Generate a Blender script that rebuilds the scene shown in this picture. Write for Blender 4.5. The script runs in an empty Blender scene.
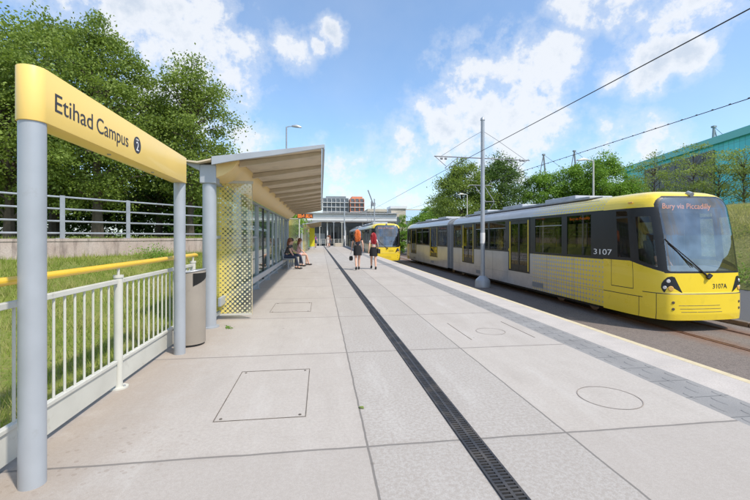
import bpy, bmesh, math, random
import numpy as np
from mathutils import Vector, Matrix
SC = bpy.context.scene
COL = SC.collection
R = math.radians
rnd = random.Random(7)

# ------------------------------------------------------------------ materials
def nodemat(name):
    m = bpy.data.materials.new(name); m.use_nodes = True
    nt = m.node_tree
    b = nt.nodes['Principled BSDF']
    return m, nt, b
def lk(nt, a, b): nt.links.new(a, b)
def mathn(nt, op, a=None, b=None, c=None, clamp=False):
    n = nt.nodes.new('ShaderNodeMath'); n.operation = op; n.use_clamp = clamp
    for i, v in enumerate((a, b, c)):
        if v is None: continue
        if isinstance(v, (int, float)): n.inputs[i].default_value = v
        else: lk(nt, v, n.inputs[i])
    return n.outputs[0]
def vmath(nt, op, a, b=None):
    n = nt.nodes.new('ShaderNodeVectorMath'); n.operation = op
    for i, v in enumerate((a, b)):
        if v is None: continue
        if isinstance(v, tuple): n.inputs[i].default_value = v
        else: lk(nt, v, n.inputs[i])
    return n
def maprange(nt, v, a, b, c=0.0, d=1.0, smooth=False):
    n = nt.nodes.new('ShaderNodeMapRange')
    if smooth: n.interpolation_type = 'SMOOTHSTEP'
    lk(nt, v, n.inputs[0])
    for i, x in enumerate((a, b, c, d)): n.inputs[i+1].default_value = x
    return n.outputs[0]
def mixc(nt, fac, a, b, blend='MIX'):
    n = nt.nodes.new('ShaderNodeMix'); n.data_type = 'RGBA'; n.blend_type = blend
    if isinstance(fac, (int, float)): n.inputs[0].default_value = fac
    else: lk(nt, fac, n.inputs[0])
    for i, v in ((6, a), (7, b)):
        if isinstance(v, tuple): n.inputs[i].default_value = (*v[:3], 1)
        else: lk(nt, v, n.inputs[i])
    return n.outputs[2]
def noise(nt, vec, scale, detail=4, rough=.55):
    n = nt.nodes.new('ShaderNodeTexNoise'); n.inputs['Scale'].default_value = scale
    n.inputs['Detail'].default_value = detail; n.inputs['Roughness'].default_value = rough
    if vec is not None: lk(nt, vec, n.inputs['Vector'])
    return n.outputs[0]
def coords(nt, kind='Object'):
    return nt.nodes.new('ShaderNodeTexCoord').outputs[kind]
def worldpos(nt):
    return nt.nodes.new('ShaderNodeNewGeometry').outputs['Position']
def bump(nt, b, h, strength=.3, dist=.01):
    n = nt.nodes.new('ShaderNodeBump'); n.inputs['Strength'].default_value = strength
    n.inputs['Distance'].default_value = dist
    lk(nt, h, n.inputs['Height']); lk(nt, n.outputs[0], b.inputs['Normal'])

def M(name, col, rough=.5, metal=0, var=.12, scale=6, dirt=None, coat=0, bumpy=0):
    """painted / plain surface with slight procedural mottling"""
    m, nt, b = nodemat(name)
    p = worldpos(nt) if dirt else coords(nt)
    n = noise(nt, p, scale, 5)
    f = maprange(nt, n, .3, .7, 1-var, 1+var*.6)
    c = mixc(nt, 1.0, col, (1, 1, 1), 'MULTIPLY')
    mul = nt.nodes.new('ShaderNodeVectorMath'); mul.operation = 'SCALE'
    mul.inputs[0].default_value = col[:3]; lk(nt, f, mul.inputs[3])
    out = mul.outputs[0]
    if dirt:
        n2 = noise(nt, p, dirt[1], 6, .65)
        out = mixc(nt, maprange(nt, n2, dirt[2], dirt[3], 0, dirt[4]), out, dirt[0])
    lk(nt, out, b.inputs['Base Color'])
    lk(nt, maprange(nt, n, .3, .7, max(rough-.06, .02), rough+.08), b.inputs['Roughness'])
    b.inputs['Metallic'].default_value = metal
    b.inputs['Coat Weight'].default_value = coat
    if bumpy: bump(nt, b, noise(nt, p, scale*8, 3), bumpy)
    return m

def glassmat(name, tint=(.75, .8, .8), refl=.12, rough=.01):
    m, nt, b = nodemat(name)
    nt.nodes.remove(b)
    out = nt.nodes['Material Output']
    t = nt.nodes.new('ShaderNodeBsdfTransparent'); t.inputs[0].default_value = (*tint, 1)
    g = nt.nodes.new('ShaderNodeBsdfGlossy'); g.inputs['Roughness'].default_value = rough
    n = noise(nt, coords(nt), 1.7, 2)
    g.inputs['Color'].default_value = (.95, .97, 1, 1)
    fr = nt.nodes.new('ShaderNodeLayerWeight'); fr.inputs[0].default_value = .5
    f = mathn(nt, 'ADD', mathn(nt, 'MULTIPLY', mathn(nt, 'POWER', fr.outputs['Facing'], 5.0), .7), maprange(nt, n, .3, .7, refl*.7, refl*1.2), clamp=True)
    mx = nt.nodes.new('ShaderNodeMixShader')
    lk(nt, f, mx.inputs[0]); lk(nt, t.outputs[0], mx.inputs[1]); lk(nt, g.outputs[0], mx.inputs[2])
    lk(nt, mx.outputs[0], out.inputs[0])
    return m

def emis(name, col, s):
    m, nt, b = nodemat(name)
    b.inputs['Base Color'].default_value = (*col, 1)
    b.inputs['Emission Color'].default_value = (*col, 1)
    b.inputs['Emission Strength'].default_value = s
    n = noise(nt, coords(nt), 30, 2)
    lk(nt, maprange(nt, n, .3, .7, s*.85, s*1.1), b.inputs['Emission Strength'])
    return m

def leafmat(name, c1, c2, trans=.35):
    m, nt, b = nodemat(name)
    g = nt.nodes.new('ShaderNodeNewGeometry')
    n = noise(nt, worldpos(nt), .7, 3)
    f = mathn(nt, 'ADD', mathn(nt, 'MULTIPLY', g.outputs['Random Per Island'], .6),
              maprange(nt, n, .35, .65, 0, .5), clamp=True)
    c = mixc(nt, f, c1, c2)
    lk(nt, c, b.inputs['Base Color']); b.inputs['Roughness'].default_value = .55
    b.inputs['Specular IOR Level'].default_value = .3
    tr = nt.nodes.new('ShaderNodeBsdfTranslucent')
    lk(nt, mixc(nt, .5, c, (c2[0]*1.3, c2[1]*1.4, c2[2]*.6)), tr.inputs[0])
    mx = nt.nodes.new('ShaderNodeMixShader'); mx.inputs[0].default_value = trans
    lk(nt, b.outputs[0], mx.inputs[1]); lk(nt, tr.outputs[0], mx.inputs[2])
    lk(nt, mx.outputs[0], nt.nodes['Material Output'].inputs[0])
    return m

# ---- platform concrete with slab joints
def platform_mat():
    m, nt, b = nodemat('platform_concrete')
    p = worldpos(nt)
    sx = nt.nodes.new('ShaderNodeSeparateXYZ'); lk(nt, p, sx.inputs[0])
    X, Y = sx.outputs[0], sx.outputs[1]
    n1 = noise(nt, p, .55, 6, .6); n2 = noise(nt, p, 3.2, 6, .65); n3 = noise(nt, p, 160, 3, .7); n4 = noise(nt, p, 38, 4, .7)
    # slab index
    row = mathn(nt, 'FLOOR', mathn(nt, 'DIVIDE', mathn(nt, 'SUBTRACT', Y, .475), 2.275))
    colm = mathn(nt, 'ADD', mathn(nt, 'GREATER_THAN', X, .32), mathn(nt, 'GREATER_THAN', X, 1.8))
    cmb = nt.nodes.new('ShaderNodeCombineXYZ'); lk(nt, row, cmb.inputs[0]); lk(nt, colm, cmb.inputs[1])
    wn = nt.nodes.new('ShaderNodeTexWhiteNoise'); lk(nt, cmb.outputs[0], wn.inputs['Vector'])
    base = mixc(nt, maprange(nt, n1, .3, .7), (.445, .402, .358), (.490, .450, .408))
    base = mixc(nt, mathn(nt, 'MULTIPLY', wn.outputs[0], .55), base, (.425, .385, .355))
    base = mixc(nt, maprange(nt, n2, .45, .75, 0, .35), base, (.36, .32, .28))
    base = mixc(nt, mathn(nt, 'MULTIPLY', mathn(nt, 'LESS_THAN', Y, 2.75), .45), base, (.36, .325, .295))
    mid = mathn(nt, 'MULTIPLY', mathn(nt, 'GREATER_THAN', X, .32), mathn(nt, 'LESS_THAN', X, 1.8))
    base = mixc(nt, mathn(nt, 'MULTIPLY', mid, .35), base, (.42, .41, .395))
    gritm = mathn(nt, 'ADD', .30, mathn(nt, 'MULTIPLY', mid, .35))
    base = mixc(nt, mathn(nt, 'MULTIPLY', maprange(nt, n4, .42, .58, 1, 0), gritm), base, (.30, .265, .23))
    n5 = noise(nt, p, 120, 5, .8)
    base = mixc(nt, mathn(nt, 'MULTIPLY', maprange(nt, n5, .50, .64, 0, 1), gritm), base, (.24, .215, .195))
    mp_ = nt.nodes.new('ShaderNodeMapping'); mp_.inputs['Scale'].default_value = (1.3, .25, 1); lk(nt, p, mp_.inputs[0])
    n6 = noise(nt, mp_.outputs[0], 1.6, 6, .7)
    base = mixc(nt, maprange(nt, n6, .5, .72, 0, .45), base, (.31, .275, .24))
    base = mixc(nt, maprange(nt, n6, .45, .28, 0, .4), base, (.56, .54, .51))
    base = mixc(nt, maprange(nt, n3, .35, .65, .35, 0), base, (.25, .225, .20))
    base = mixc(nt, maprange(nt, n3, .6, .74, 0, .5), base, (.60, .57, .53))
    # brown grime along the railing side
    edge = mathn(nt, 'MULTIPLY', maprange(nt, mathn(nt, 'ADD', X, maprange(nt, n2, .3, .7, -.35, .35)), -1.0, -1.95, 0, 1, True),
                 maprange(nt, n2, .3, .65, .35, .8))
    base = mixc(nt, mathn(nt, 'MULTIPLY', edge, .8), base, (.24, .175, .12))
    # drips/gum spots
    vo = nt.nodes.new('ShaderNodeTexVoronoi'); vo.inputs['Scale'].default_value = 2.3; lk(nt, p, vo.inputs['Vector'])
    spot = mathn(nt, 'MULTIPLY', mathn(nt, 'LESS_THAN', vo.outputs['Distance'], .045), maprange(nt, n1, .5, .55, 0, .5))
    base = mixc(nt, spot, base, (.16, .14, .12))
    vo2 = nt.nodes.new('ShaderNodeTexVoronoi'); vo2.inputs['Scale'].default_value = 15; lk(nt, p, vo2.inputs['Vector'])
    near = mathn(nt, 'MULTIPLY', maprange(nt, X, -.7, -1.3, 0, 1), maprange(nt, mathn(nt, 'ABSOLUTE', mathn(nt, 'SUBTRACT', Y, 2.85)), .6, .15, 0, 1))
    sp2 = mathn(nt, 'MULTIPLY', mathn(nt, 'LESS_THAN', vo2.outputs['Distance'], .22), mathn(nt, 'MULTIPLY', near, .3))
    base = mixc(nt, sp2, base, (.17, .12, .085))
    # joints
    wob = maprange(nt, noise(nt, p, 3, 3), .3, .7, -.004, .004)
    def line(v, pos, w):
        d = mathn(nt, 'ABSOLUTE', mathn(nt, 'SUBTRACT', mathn(nt, 'ADD', v, wob), pos))
        return maprange(nt, d, w*.5, w*.9, 1, 0)
    fy = mathn(nt, 'PINGPONG', mathn(nt, 'SUBTRACT', mathn(nt, 'ADD', Y, wob), .475), 1.1375)
    ln = maprange(nt, fy, .008, .013, .75, 0)
    ln = mathn(nt, 'MULTIPLY', ln, mathn(nt, 'LESS_THAN', X, 3.26))
    for pos in (.32, 1.8): ln = mathn(nt, 'MAXIMUM', ln, mathn(nt, 'MULTIPLY', line(X, pos, .011), .8))
    halo = mathn(nt, 'MAXIMUM', maprange(nt, fy, .0, .07, .35, 0), maprange(nt, mathn(nt, 'ABSOLUTE', mathn(nt, 'SUBTRACT', X, .32)), 0, .06, .3, 0))
    base = mixc(nt, mathn(nt, 'MULTIPLY', halo, maprange(nt, n2, .35, .65)), base, (.29, .25, .22))
    base = mixc(nt, ln, base, (.13, .12, .11))
    lk(nt, base, b.inputs['Base Color']); b.inputs['Roughness'].default_value = .85
    hh = mathn(nt, 'SUBTRACT', mathn(nt, 'MULTIPLY', n3, .25), ln)
    bump(nt, b, hh, .35, .006)
    return m

def track_mat():
    m, nt, b = nodemat('track_asphalt')
    p = worldpos(nt)
    sx = nt.nodes.new('ShaderNodeSeparateXYZ'); lk(nt, p, sx.inputs[0]); X = sx.outputs[0]
    n1 = noise(nt, p, .8, 5); n2 = noise(nt, p, 60, 3, .7); n3 = noise(nt, p, 9, 5, .65)
    c = mixc(nt, maprange(nt, n1, .3, .7), (.145, .108, .09), (.20, .158, .135))
    c = mixc(nt, maprange(nt, n2, .4, .62, 0, .75), c, (.30, .265, .24)); c = mixc(nt, maprange(nt, noise(nt, p, 28, 4, .8), .5, .66, 0, .7), c, (.06, .05, .045))
    c = mixc(nt, maprange(nt, n3, .5, .7, 0, .45), c, (.085, .07, .062))
    d = None
    for rx in (5.03, 6.47, 8.757, 10.193):
        q = mathn(nt, 'ABSOLUTE', mathn(nt, 'SUBTRACT', X, rx)); d = q if d is None else mathn(nt, 'MINIMUM', d, q)
    r = mathn(nt, 'MULTIPLY', maprange(nt, d, .05, .55, 1, 0), maprange(nt, n3, .3, .6, .4, 1))
    c = mixc(nt, r, c, (.21, .115, .07))
    path = mathn(nt, 'GREATER_THAN', X, 11.2)
    c = mixc(nt, path, c, mixc(nt, maprange(nt, n2, .4, .65, 0, .5), (.085, .085, .09), (.12, .12, .125)))
    lk(nt, c, b.inputs['Base Color']); b.inputs['Roughness'].default_value = .9
    bump(nt, b, n2, .8, .03)
    return m

def dots_mat(L):
    """silver tram panel with the yellow dots that grow towards either cab"""
    m, nt, b = nodemat('silver_with_yellow_dots')
    p = coords(nt); sx = nt.nodes.new('ShaderNodeSeparateXYZ'); lk(nt, p, sx.inputs[0])
    X, Y, Z = sx.outputs
    u = mathn(nt, 'DIVIDE', Y, .145)
    v = mathn(nt, 'DIVIDE', mathn(nt, 'ADD', Z, mathn(nt, 'MULTIPLY', mathn(nt, 'ABSOLUTE', X), -1.0)), .145)
    fu = mathn(nt, 'SUBTRACT', mathn(nt, 'FRACT', u), .5); fv = mathn(nt, 'SUBTRACT', mathn(nt, 'FRACT', v), .5)
    # rounded squares
    au = mathn(nt, 'POWER', mathn(nt, 'ABSOLUTE', fu), 2.2); av = mathn(nt, 'POWER', mathn(nt, 'ABSOLUTE', fv), 2.2)
    dd = mathn(nt, 'POWER', mathn(nt, 'ADD', au, av), .4545)
    e = Y
    rad = maprange(nt, e, 2.0, 6.0, .55, .16)
    on = mathn(nt, 'MULTIPLY', mathn(nt, 'LESS_THAN', dd, rad), mathn(nt, 'LESS_THAN', e, 5.95))
    n = noise(nt, p, 2.0, 4); n2 = noise(nt, p, 1.1, 5, .7)
    silver = mixc(nt, maprange(nt, n, .3, .7), (.40, .402, .415), (.46, .462, .475))
    silver = mixc(nt, mathn(nt, 'MULTIPLY', maprange(nt, Z, 1.1, .3, 0, .5), maprange(nt, n2, .4, .65)), silver, (.20, .18, .165))
    c = mixc(nt, on, silver, mixc(nt, .12, (.80, .62, .04), (.4, .4, .4)))
    lk(nt, c, b.inputs['Base Color']); b.inputs['Roughness'].default_value = .32
    b.inputs['Metallic'].default_value = .25; b.inputs['Coat Weight'].default_value = .3
    return m

def frit_mat(flip):
    """clear glass printed with pale yellow dots that shrink away from the column"""
    m, nt, b = nodemat('dotted_glass')
    p = coords(nt); sx = nt.nodes.new('ShaderNodeSeparateXYZ'); lk(nt, p, sx.inputs[0])
    X, Z = sx.outputs[0], sx.outputs[2]
    u = mathn(nt, 'DIVIDE', X, .083); v = mathn(nt, 'DIVIDE', Z, .083)
    def d(ou):
        a = mathn(nt, 'SUBTRACT', mathn(nt, 'FRACT', mathn(nt, 'ADD', u, ou)), .5)
        c = mathn(nt, 'SUBTRACT', mathn(nt, 'FRACT', mathn(nt, 'ADD', v, ou)), .5)
        return mathn(nt, 'SQRT', mathn(nt, 'ADD', mathn(nt, 'POWER', mathn(nt, 'ABSOLUTE', a), 2), mathn(nt, 'POWER', mathn(nt, 'ABSOLUTE', c), 2)))
    dm = mathn(nt, 'MINIMUM', d(0), d(.5))
    rad = maprange(nt, X, 0, .62, .385, .15)
    on = mathn(nt, 'LESS_THAN', dm, rad)
    b.inputs['Roughness'].default_value = .4
    c = mixc(nt, maprange(nt, X, .05, .5), (.90, .72, .15), (.84, .80, .55))
    lk(nt, c, b.inputs['Base Color'])
    trl = nt.nodes.new('ShaderNodeBsdfTranslucent'); lk(nt, c, trl.inputs[0])
    m1 = nt.nodes.new('ShaderNodeMixShader'); m1.inputs[0].default_value = .35
    lk(nt, b.outputs[0], m1.inputs[1]); lk(nt, trl.outputs[0], m1.inputs[2])
    t = nt.nodes.new('ShaderNodeBsdfTransparent'); t.inputs[0].default_value = (.93, .95, .88, 1)
    g = nt.nodes.new('ShaderNodeBsdfGlossy'); g.inputs['Roughness'].default_value = .02
    m2 = nt.nodes.new('ShaderNodeMixShader'); m2.inputs[0].default_value = .12
    lk(nt, t.outputs[0], m2.inputs[1]); lk(nt, g.outputs[0], m2.inputs[2])
    m3 = nt.nodes.new('ShaderNodeMixShader'); lk(nt, on, m3.inputs[0])
    lk(nt, m2.outputs[0], m3.inputs[1]); lk(nt, m1.outputs[0], m3.inputs[2])
    lk(nt, m3.outputs[0], nt.nodes['Material Output'].inputs[0])
    return m

def wall_mat():
    m, nt, b = nodemat('stained_retaining_concrete')
    p = worldpos(nt)
    mp = nt.nodes.new('ShaderNodeMapping'); mp.inputs['Scale'].default_value = (5, 5, .8); lk(nt, p, mp.inputs[0])
    st = noise(nt, mp.outputs[0], 1, 6, .7); n = noise(nt, p, 1.5, 5); n3 = noise(nt, p, 40, 3)
    c = mixc(nt, maprange(nt, n, .3, .7), (.40, .31, .27), (.50, .43, .39))
    c = mixc(nt, maprange(nt, st, .5, .66, 0, .75), c, (.13, .10, .09))
    c = mixc(nt, maprange(nt, n3, .4, .6, .25, 0), c, (.2, .16, .14))
    lk(nt, c, b.inputs['Base Color']); b.inputs['Roughness'].default_value = .9
    bump(nt, b, n3, .4, .01)
    return m

def soil_mat(name, c1, c2, c3, sc=1.2):
    m, nt, b = nodemat(name)
    p = worldpos(nt)
    n = noise(nt, p, sc, 6, .65); n2 = noise(nt, p, sc*14, 5, .7)
    c = mixc(nt, maprange(nt, n, .35, .65), c1, c2)
    c = mixc(nt, maprange(nt, n2, .45, .7, 0, .8), c, c3)
    lk(nt, c, b.inputs['Base Color']); b.inputs['Roughness'].default_value = .95
    b.inputs['Specular IOR Level'].default_value = .1
    bump(nt, b, n2, .8, .05)
    return m

def tactile_mat():
    m, nt, b = nodemat('tactile_paving')
    p = worldpos(nt); sx = nt.nodes.new('ShaderNodeSeparateXYZ'); lk(nt, p, sx.inputs[0])
    fy = mathn(nt, 'PINGPONG', sx.outputs[1], .2)
    n = noise(nt, p, 2, 5); n3 = noise(nt, p, 90, 3, .7)
    fl = mathn(nt, 'FLOOR', mathn(nt, 'DIVIDE', sx.outputs[1], .4))
    wn = nt.nodes.new('ShaderNodeTexWhiteNoise'); wn.noise_dimensions = '1D'; lk(nt, fl, wn.inputs['W'])
    c = mixc(nt, wn.outputs[0], (.215, .205, .195), (.265, .255, .245))
    c = mixc(nt, maprange(nt, n, .35, .65, 0, .5), c, (.31, .30, .29))
    c = mixc(nt, maprange(nt, n3, .35, .6, .4, 0), c, (.13, .13, .13))
    c = mixc(nt, maprange(nt, fy, .004, .008, .8, 0), c, (.09, .09, .09))
    lk(nt, c, b.inputs['Base Color']); b.inputs['Roughness'].default_value = .8
    return m

def rib_mat(name, c1, c2, pitch, ax):
    m, nt, b = nodemat(name)
    p = coords(nt); sx = nt.nodes.new('ShaderNodeSeparateXYZ'); lk(nt, p, sx.inputs[0])
    a = mathn(nt, 'DIVIDE', sx.outputs[ax], pitch)
    f = mathn(nt, 'PINGPONG', a, .5)
    wn = nt.nodes.new('ShaderNodeTexWhiteNoise'); wn.noise_dimensions = '1D'; lk(nt, mathn(nt, 'FLOOR', a), wn.inputs['W'])
    c = mixc(nt, mathn(nt, 'MULTIPLY', wn.outputs[0], .7), c1, c2)
    c = mixc(nt, maprange(nt, f, .03, .08, .5, 0), c, tuple(x*.35 for x in c1))
    z = mathn(nt, 'PINGPONG', sx.outputs[2], 1.6)
    c = mixc(nt, maprange(nt, z, .03, .08, .35, 0), c, tuple(x*.35 for x in c1))
    lk(nt, c, b.inputs['Base Color']); b.inputs['Roughness'].default_value = .4
    return m

MT = {}
MT['platform'] = platform_mat()
MT['track'] = track_mat()
MT['coping'] = M('coping_concrete', (.46, .42, .385), .85, var=.1, scale=3, dirt=((.25, .21, .18), 60, .45, .7, .5), bumpy=.2)
MT['nosing'] = M('cream_platform_nosing', (.56, .47, .30), .7, var=.12, scale=8, dirt=((.35, .3, .22), 20, .5, .75, .5))
MT['tactile'] = tactile_mat()
MT['iron'] = M('cast_iron_grating', (.055, .055, .06), .55, .4, var=.3, scale=9, dirt=((.14, .12, .10), 5, .45, .7, .7))
MT['pit'] = M('channel_pit', (.01, .01, .01), .95)
MT['seam'] = M('cover_gap', (.14, .12, .10), .9, var=.6, scale=7)
MT['seam_pale'] = M('cover_ring', (.27, .23, .20), .9)
MT['grey_pole'] = M('pale_grey_paint', (.37, .395, .43), .34, .15, var=.10, scale=2.5, dirt=((.25, .24, .22), 7, .62, .8, .5))
MT['white_rail'] = M('off_white_railing_paint', (.54, .53, .475), .42, var=.10, scale=3, dirt=((.28, .24, .18), 9, .6, .78, .6))
MT['grey_rail'] = M('galvanised_steel', (.36, .38, .41), .45, .4, var=.15, scale=5)
MT['handrail'] = M('yellow_handrail_paint', (.80, .50, .03), .35, var=.05, coat=.3, dirt=((.35, .25, .08), 9, .62, .8, .5))
MT['sign_yellow'] = M('sign_yellow', (.86, .60, .17), .38, var=.03, scale=1.5, coat=.2)
MT['sign_text'] = M('sign_lettering', (.035, .035, .045), .5)
MT['white'] = M('white_print', (.8, .8, .8), .5)
MT['bin'] = M('beige_bin_metal', (.30, .262, .22), .6, .05, var=.08, scale=4, dirt=((.16, .13, .1), 6, .6, .8, .5))
MT['black'] = M('black_plastic', (.02, .02, .022), .5)
MT['cream'] = M('cream_panel', (.78, .57, .25), .45, var=.06, scale=2)
MT['soffit'] = M('beige_roof_soffit', (.62, .52, .38), .6, var=.12, scale=2, dirt=((.22, .2, .16), 3, .5, .75, .5))
MT['rafter'] = M('beige_rafter', (.50, .42, .31), .5, var=.1)
MT['post_grey'] = M('shelter_grey', (.33, .36, .39), .45, .1, var=.08)
MT['glass'] = glassmat('clear_glass', (.80, .85, .83), .10)
MT['tramglass'] = glassmat('tinted_glass', (.58, .57, .54), .05)
MT['windscreen'] = glassmat('windscreen_glass', (.62, .66, .66), .22)
MT['tram_yellow'] = M('tram_yellow', (.83, .61, .035), .28, var=.04, scale=1.2, coat=.5, dirt=((.42, .30, .06), 2.2, .58, .85, .5))
MT['tram_black'] = M('tram_black', (.014, .015, .018), .42, var=.2)
MT['tram_silver'] = dots_mat(29.85)
MT['tram_grey'] = M('tram_bellows', (.20, .21, .225), .6, var=.15)
MT['roof_silver'] = M('roof_grey', (.42, .44, .48), .5, var=.12, dirt=((.2, .2, .19), 2, .5, .7, .5))
MT['under'] = M('underframe', (.025, .022, .02), .8)
MT['steel'] = M('worn_steel', (.30, .22, .17), .4, .7, var=.3, scale=12)
MT['rust'] = M('rusty_rail', (.20, .10, .06), .6, .5, var=.35, scale=9)
MT['seat'] = M('seat_fabric', (.05, .07, .12), .9, var=.2)
MT['seat_y'] = M('grab_yellow', (.75, .6, .03), .4)
MT['interior'] = M('tram_lining', (.55, .55, .53), .6)
MT['led'] = emis('orange_led', (1.0, .25, .03), .4)
MT['led_dim'] = emis('orange_led_behind_glass', (1.0, .30, .07), .65)
MT['ledboard'] = M('led_board', (.035, .025, .02), .5)
MT['lamp_lens'] = M('headlight_lens', (.7, .7, .72), .1, .3)
MT['lamp_amber'] = M('indicator_lens', (.75, .42, .12), .15)
MT['wall'] = wall_mat()
MT['bark'] = M('bark', (.10, .08, .06), .9, var=.3, scale=10, bumpy=.5)
MT['leaf_a'] = leafmat('leaf_deep_green', (.10, .155, .028), (.25, .33, .07))
MT['leaf_b'] = leafmat('leaf_light_green', (.11, .22, .025), (.23, .38, .06))
MT['leaf_c'] = leafmat('leaf_olive_green', (.15, .22, .05), (.30, .37, .11))
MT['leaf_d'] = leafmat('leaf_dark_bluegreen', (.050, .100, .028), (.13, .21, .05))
MT['grass'] = leafmat('grass_blade', (.15, .24, .03), (.36, .40, .10), .4)
MT['grass_dry'] = leafmat('dry_grass_blade', (.24, .27, .07), (.50, .46, .20), .35)
MT['turf'] = soil_mat('turf', (.13, .18, .035), (.24, .26, .07), (.27, .22, .10))
MT['turf_dry'] = soil_mat('dry_turf', (.16, .17, .06), (.26, .24, .10), (.10, .13, .03), .6)
MT['teal'] = rib_mat('teal_cladding', (.05, .54, .60), (.08, .66, .70), 1.1, 1)
MT['teal_trim'] = M('teal_roof_trim', (.12, .50, .48), .4)
MT['glaze_dark'] = rib_mat('dark_glazing', (.055, .065, .075), (.09, .10, .11), 1.5, 1)
MT['stone'] = M('cream_stone', (.50, .45, .37), .8, var=.12, scale=.6)
MT['white_fascia'] = M('white_fascia', (.68, .70, .71), .5, var=.08, scale=.4)
MT['deck_grey'] = M('deck_grey', (.30, .30, .30), .7, var=.15, scale=.5)
MT['far_grey'] = M('hazed_grey_cladding', (.22, .245, .27), .7, var=.15, scale=.2)  # grey lightened: distance haze is put into the colour
MT['far_orange'] = M('hazed_orange_cladding', (.60, .24, .14), .7, var=.1, scale=.2)  # orange paled, with the aerial haze painted into it
MT['far_white'] = M('pale_render', (.55, .56, .57), .7, var=.08, scale=.2)
MT['far_glass'] = M('far_window', (.11, .135, .16), .2, var=.3)
MT['far_dark'] = M('station_shade', (.05, .055, .06), .7, var=.4, scale=.6)
MT['teal_box'] = M('teal_panel', (.03, .42, .38), .4)
MT['panel_yellow'] = M('bright_yellow_panel', (.72, .66, .03), .5)
MT['skin'] = M('skin', (.62, .36, .26), .55, var=.06)
MT['navy'] = M('dark_navy_cotton', (.018, .020, .035), .9)
MT['blk_cloth'] = M('black_cloth', (.012, .012, .014), .9)
MT['shoe'] = M('black_leather', (.015, .013, .012), .5)
MT['hair_orange'] = M('ginger_hair', (.62, .15, .03), .6, var=.4, scale=40)
MT['hair_red'] = M('crimson_hair', (.33, .015, .022), .6, var=.4, scale=40)
MT['hair_brown'] = M('dark_brown_hair', (.04, .022, .013), .55, var=.3, scale=40)
MT['hair_auburn'] = M('auburn_hair', (.20, .07, .03), .55, var=.3, scale=40)
MT['pink'] = M('pale_pink_cotton', (.72, .45, .46), .9)
MT['purple'] = M('purple_cotton', (.20, .05, .22), .9)
MT['denim'] = M('dark_denim', (.03, .04, .07), .9)
MT['lt_cloth'] = M('cream_cotton', (.6, .55, .5), .9)
MT['olive'] = M('charcoal_cotton', (.06, .06, .06), .9)

# ------------------------------------------------------------------ mesh helpers
class MB:
    def __init__(s): s.v = []; s.f = []
    def add(s, vs, fs):
        o = len(s.v); s.v += [tuple(v) for v in vs]; s.f += [tuple(i+o for i in f) for f in fs]; return s
    def box(s, x0, x1, y0, y1, z0, z1):
        x0, x1 = sorted((x0, x1)); y0, y1 = sorted((y0, y1)); z0, z1 = sorted((z0, z1))
        return s.add([(x0, y0, z0), (x1, y0, z0), (x1, y1, z0), (x0, y1, z0), (x0, y0, z1), (x1, y0, z1), (x1, y1, z1), (x0, y1, z1)],
                     [(0, 3, 2, 1), (4, 5, 6, 7), (0, 1, 5, 4), (1, 2, 6, 5), (2, 3, 7, 6), (3, 0, 4, 7)])
    def tube(s, pts, rad, n=12, caps=True):
        pts = [Vector(p) for p in pts]
        if isinstance(rad, (int, float)): rad = [rad]*len(pts)
        rings = []; up = None
        for i, p in enumerate(pts):
            t = (pts[min(i+1, len(pts)-1)]-pts[max(i-1, 0)]).normalized()
            if up is None:
                up = Vector((0, 0, 1)) if abs(t.z) < .9 else Vector((1, 0, 0))
            a = t.cross(up)
            if a.length < 1e-4: up = Vector((1, 0, 0)); a = t.cross(up)
            a.normalize(); b = a.cross(t).normalized(); up = b
            rings.append([p+(a*math.cos(2*math.pi*k/n)+b*math.sin(2*math.pi*k/n))*rad[i] for k in range(n)])
        vs = [v for r in rings for v in r]; fs = []
        for i in range(len(pts)-1):
            for k in range(n):
                fs.append((i*n+k, i*n+(k+1) % n, (i+1)*n+(k+1) % n, (i+1)*n+k))
        if caps:
            fs.append(tuple(range(n))[::-1]); fs.append(tuple((len(pts)-1)*n+k for k in range(n)))
        return s.add(vs, fs)
    def cyl(s, x, y, z0, z1, r, n=24, r1=None):
        return s.tube([(x, y, z0), (x, y, z1)], [r, r if r1 is None else r1], n)
    def prism(s, prof, a0, a1, axis='y'):
        """extrude a closed 2-D outline: axis y -> (x,z), axis x -> (y,z), axis z -> (x,y)"""
        def P(p, a): return {'y': (p[0], a, p[1]), 'x': (a, p[0], p[1]), 'z': (p[0], p[1], a)}[axis]
        n = len(prof)
        vs = [P(p, a0) for p in prof]+[P(p, a1) for p in prof]
        fs = [tuple(range(n)), tuple(range(n, 2*n))[::-1]]+[(i, i+n, (i+1) % n+n, (i+1) % n) for i in range(n)]
        return s.add(vs, fs)
    def build(s, name, mat, parent=None, smooth=False, bevel=0, auto=35):
        me = bpy.data.meshes.new(name); me.from_pydata(s.v, [], s.f); me.update()
        bm = bmesh.new(); bm.from_mesh(me); bmesh.ops.recalc_face_normals(bm, faces=bm.faces)
        if bevel:
            es = [e for e in bm.edges if len(e.link_faces) == 2 and e.calc_face_angle(0) > R(40)]
            bmesh.ops.bevel(bm, geom=es, offset=bevel, segments=2, affect='EDGES', profile=.5, clamp_overlap=True)
        if smooth:
            for f in bm.faces: f.smooth = True
            for e in bm.edges:
                if len(e.link_faces) == 2 and e.calc_face_angle(0) > R(auto): e.smooth = False
        bm.to_mesh(me); bm.free()
        if mat: me.materials.append(MT[mat] if isinstance(mat, str) else mat)
        o = bpy.data.objects.new(name, me); COL.objects.link(o)
        if parent: o.parent = parent
        return o
def tag(o, label=None, cat=None, group=None, kind=None):
    if label: o['label'] = label
    if cat: o['category'] = cat
    if group: o['group'] = group
    if kind: o['kind'] = kind
    return o
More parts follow.
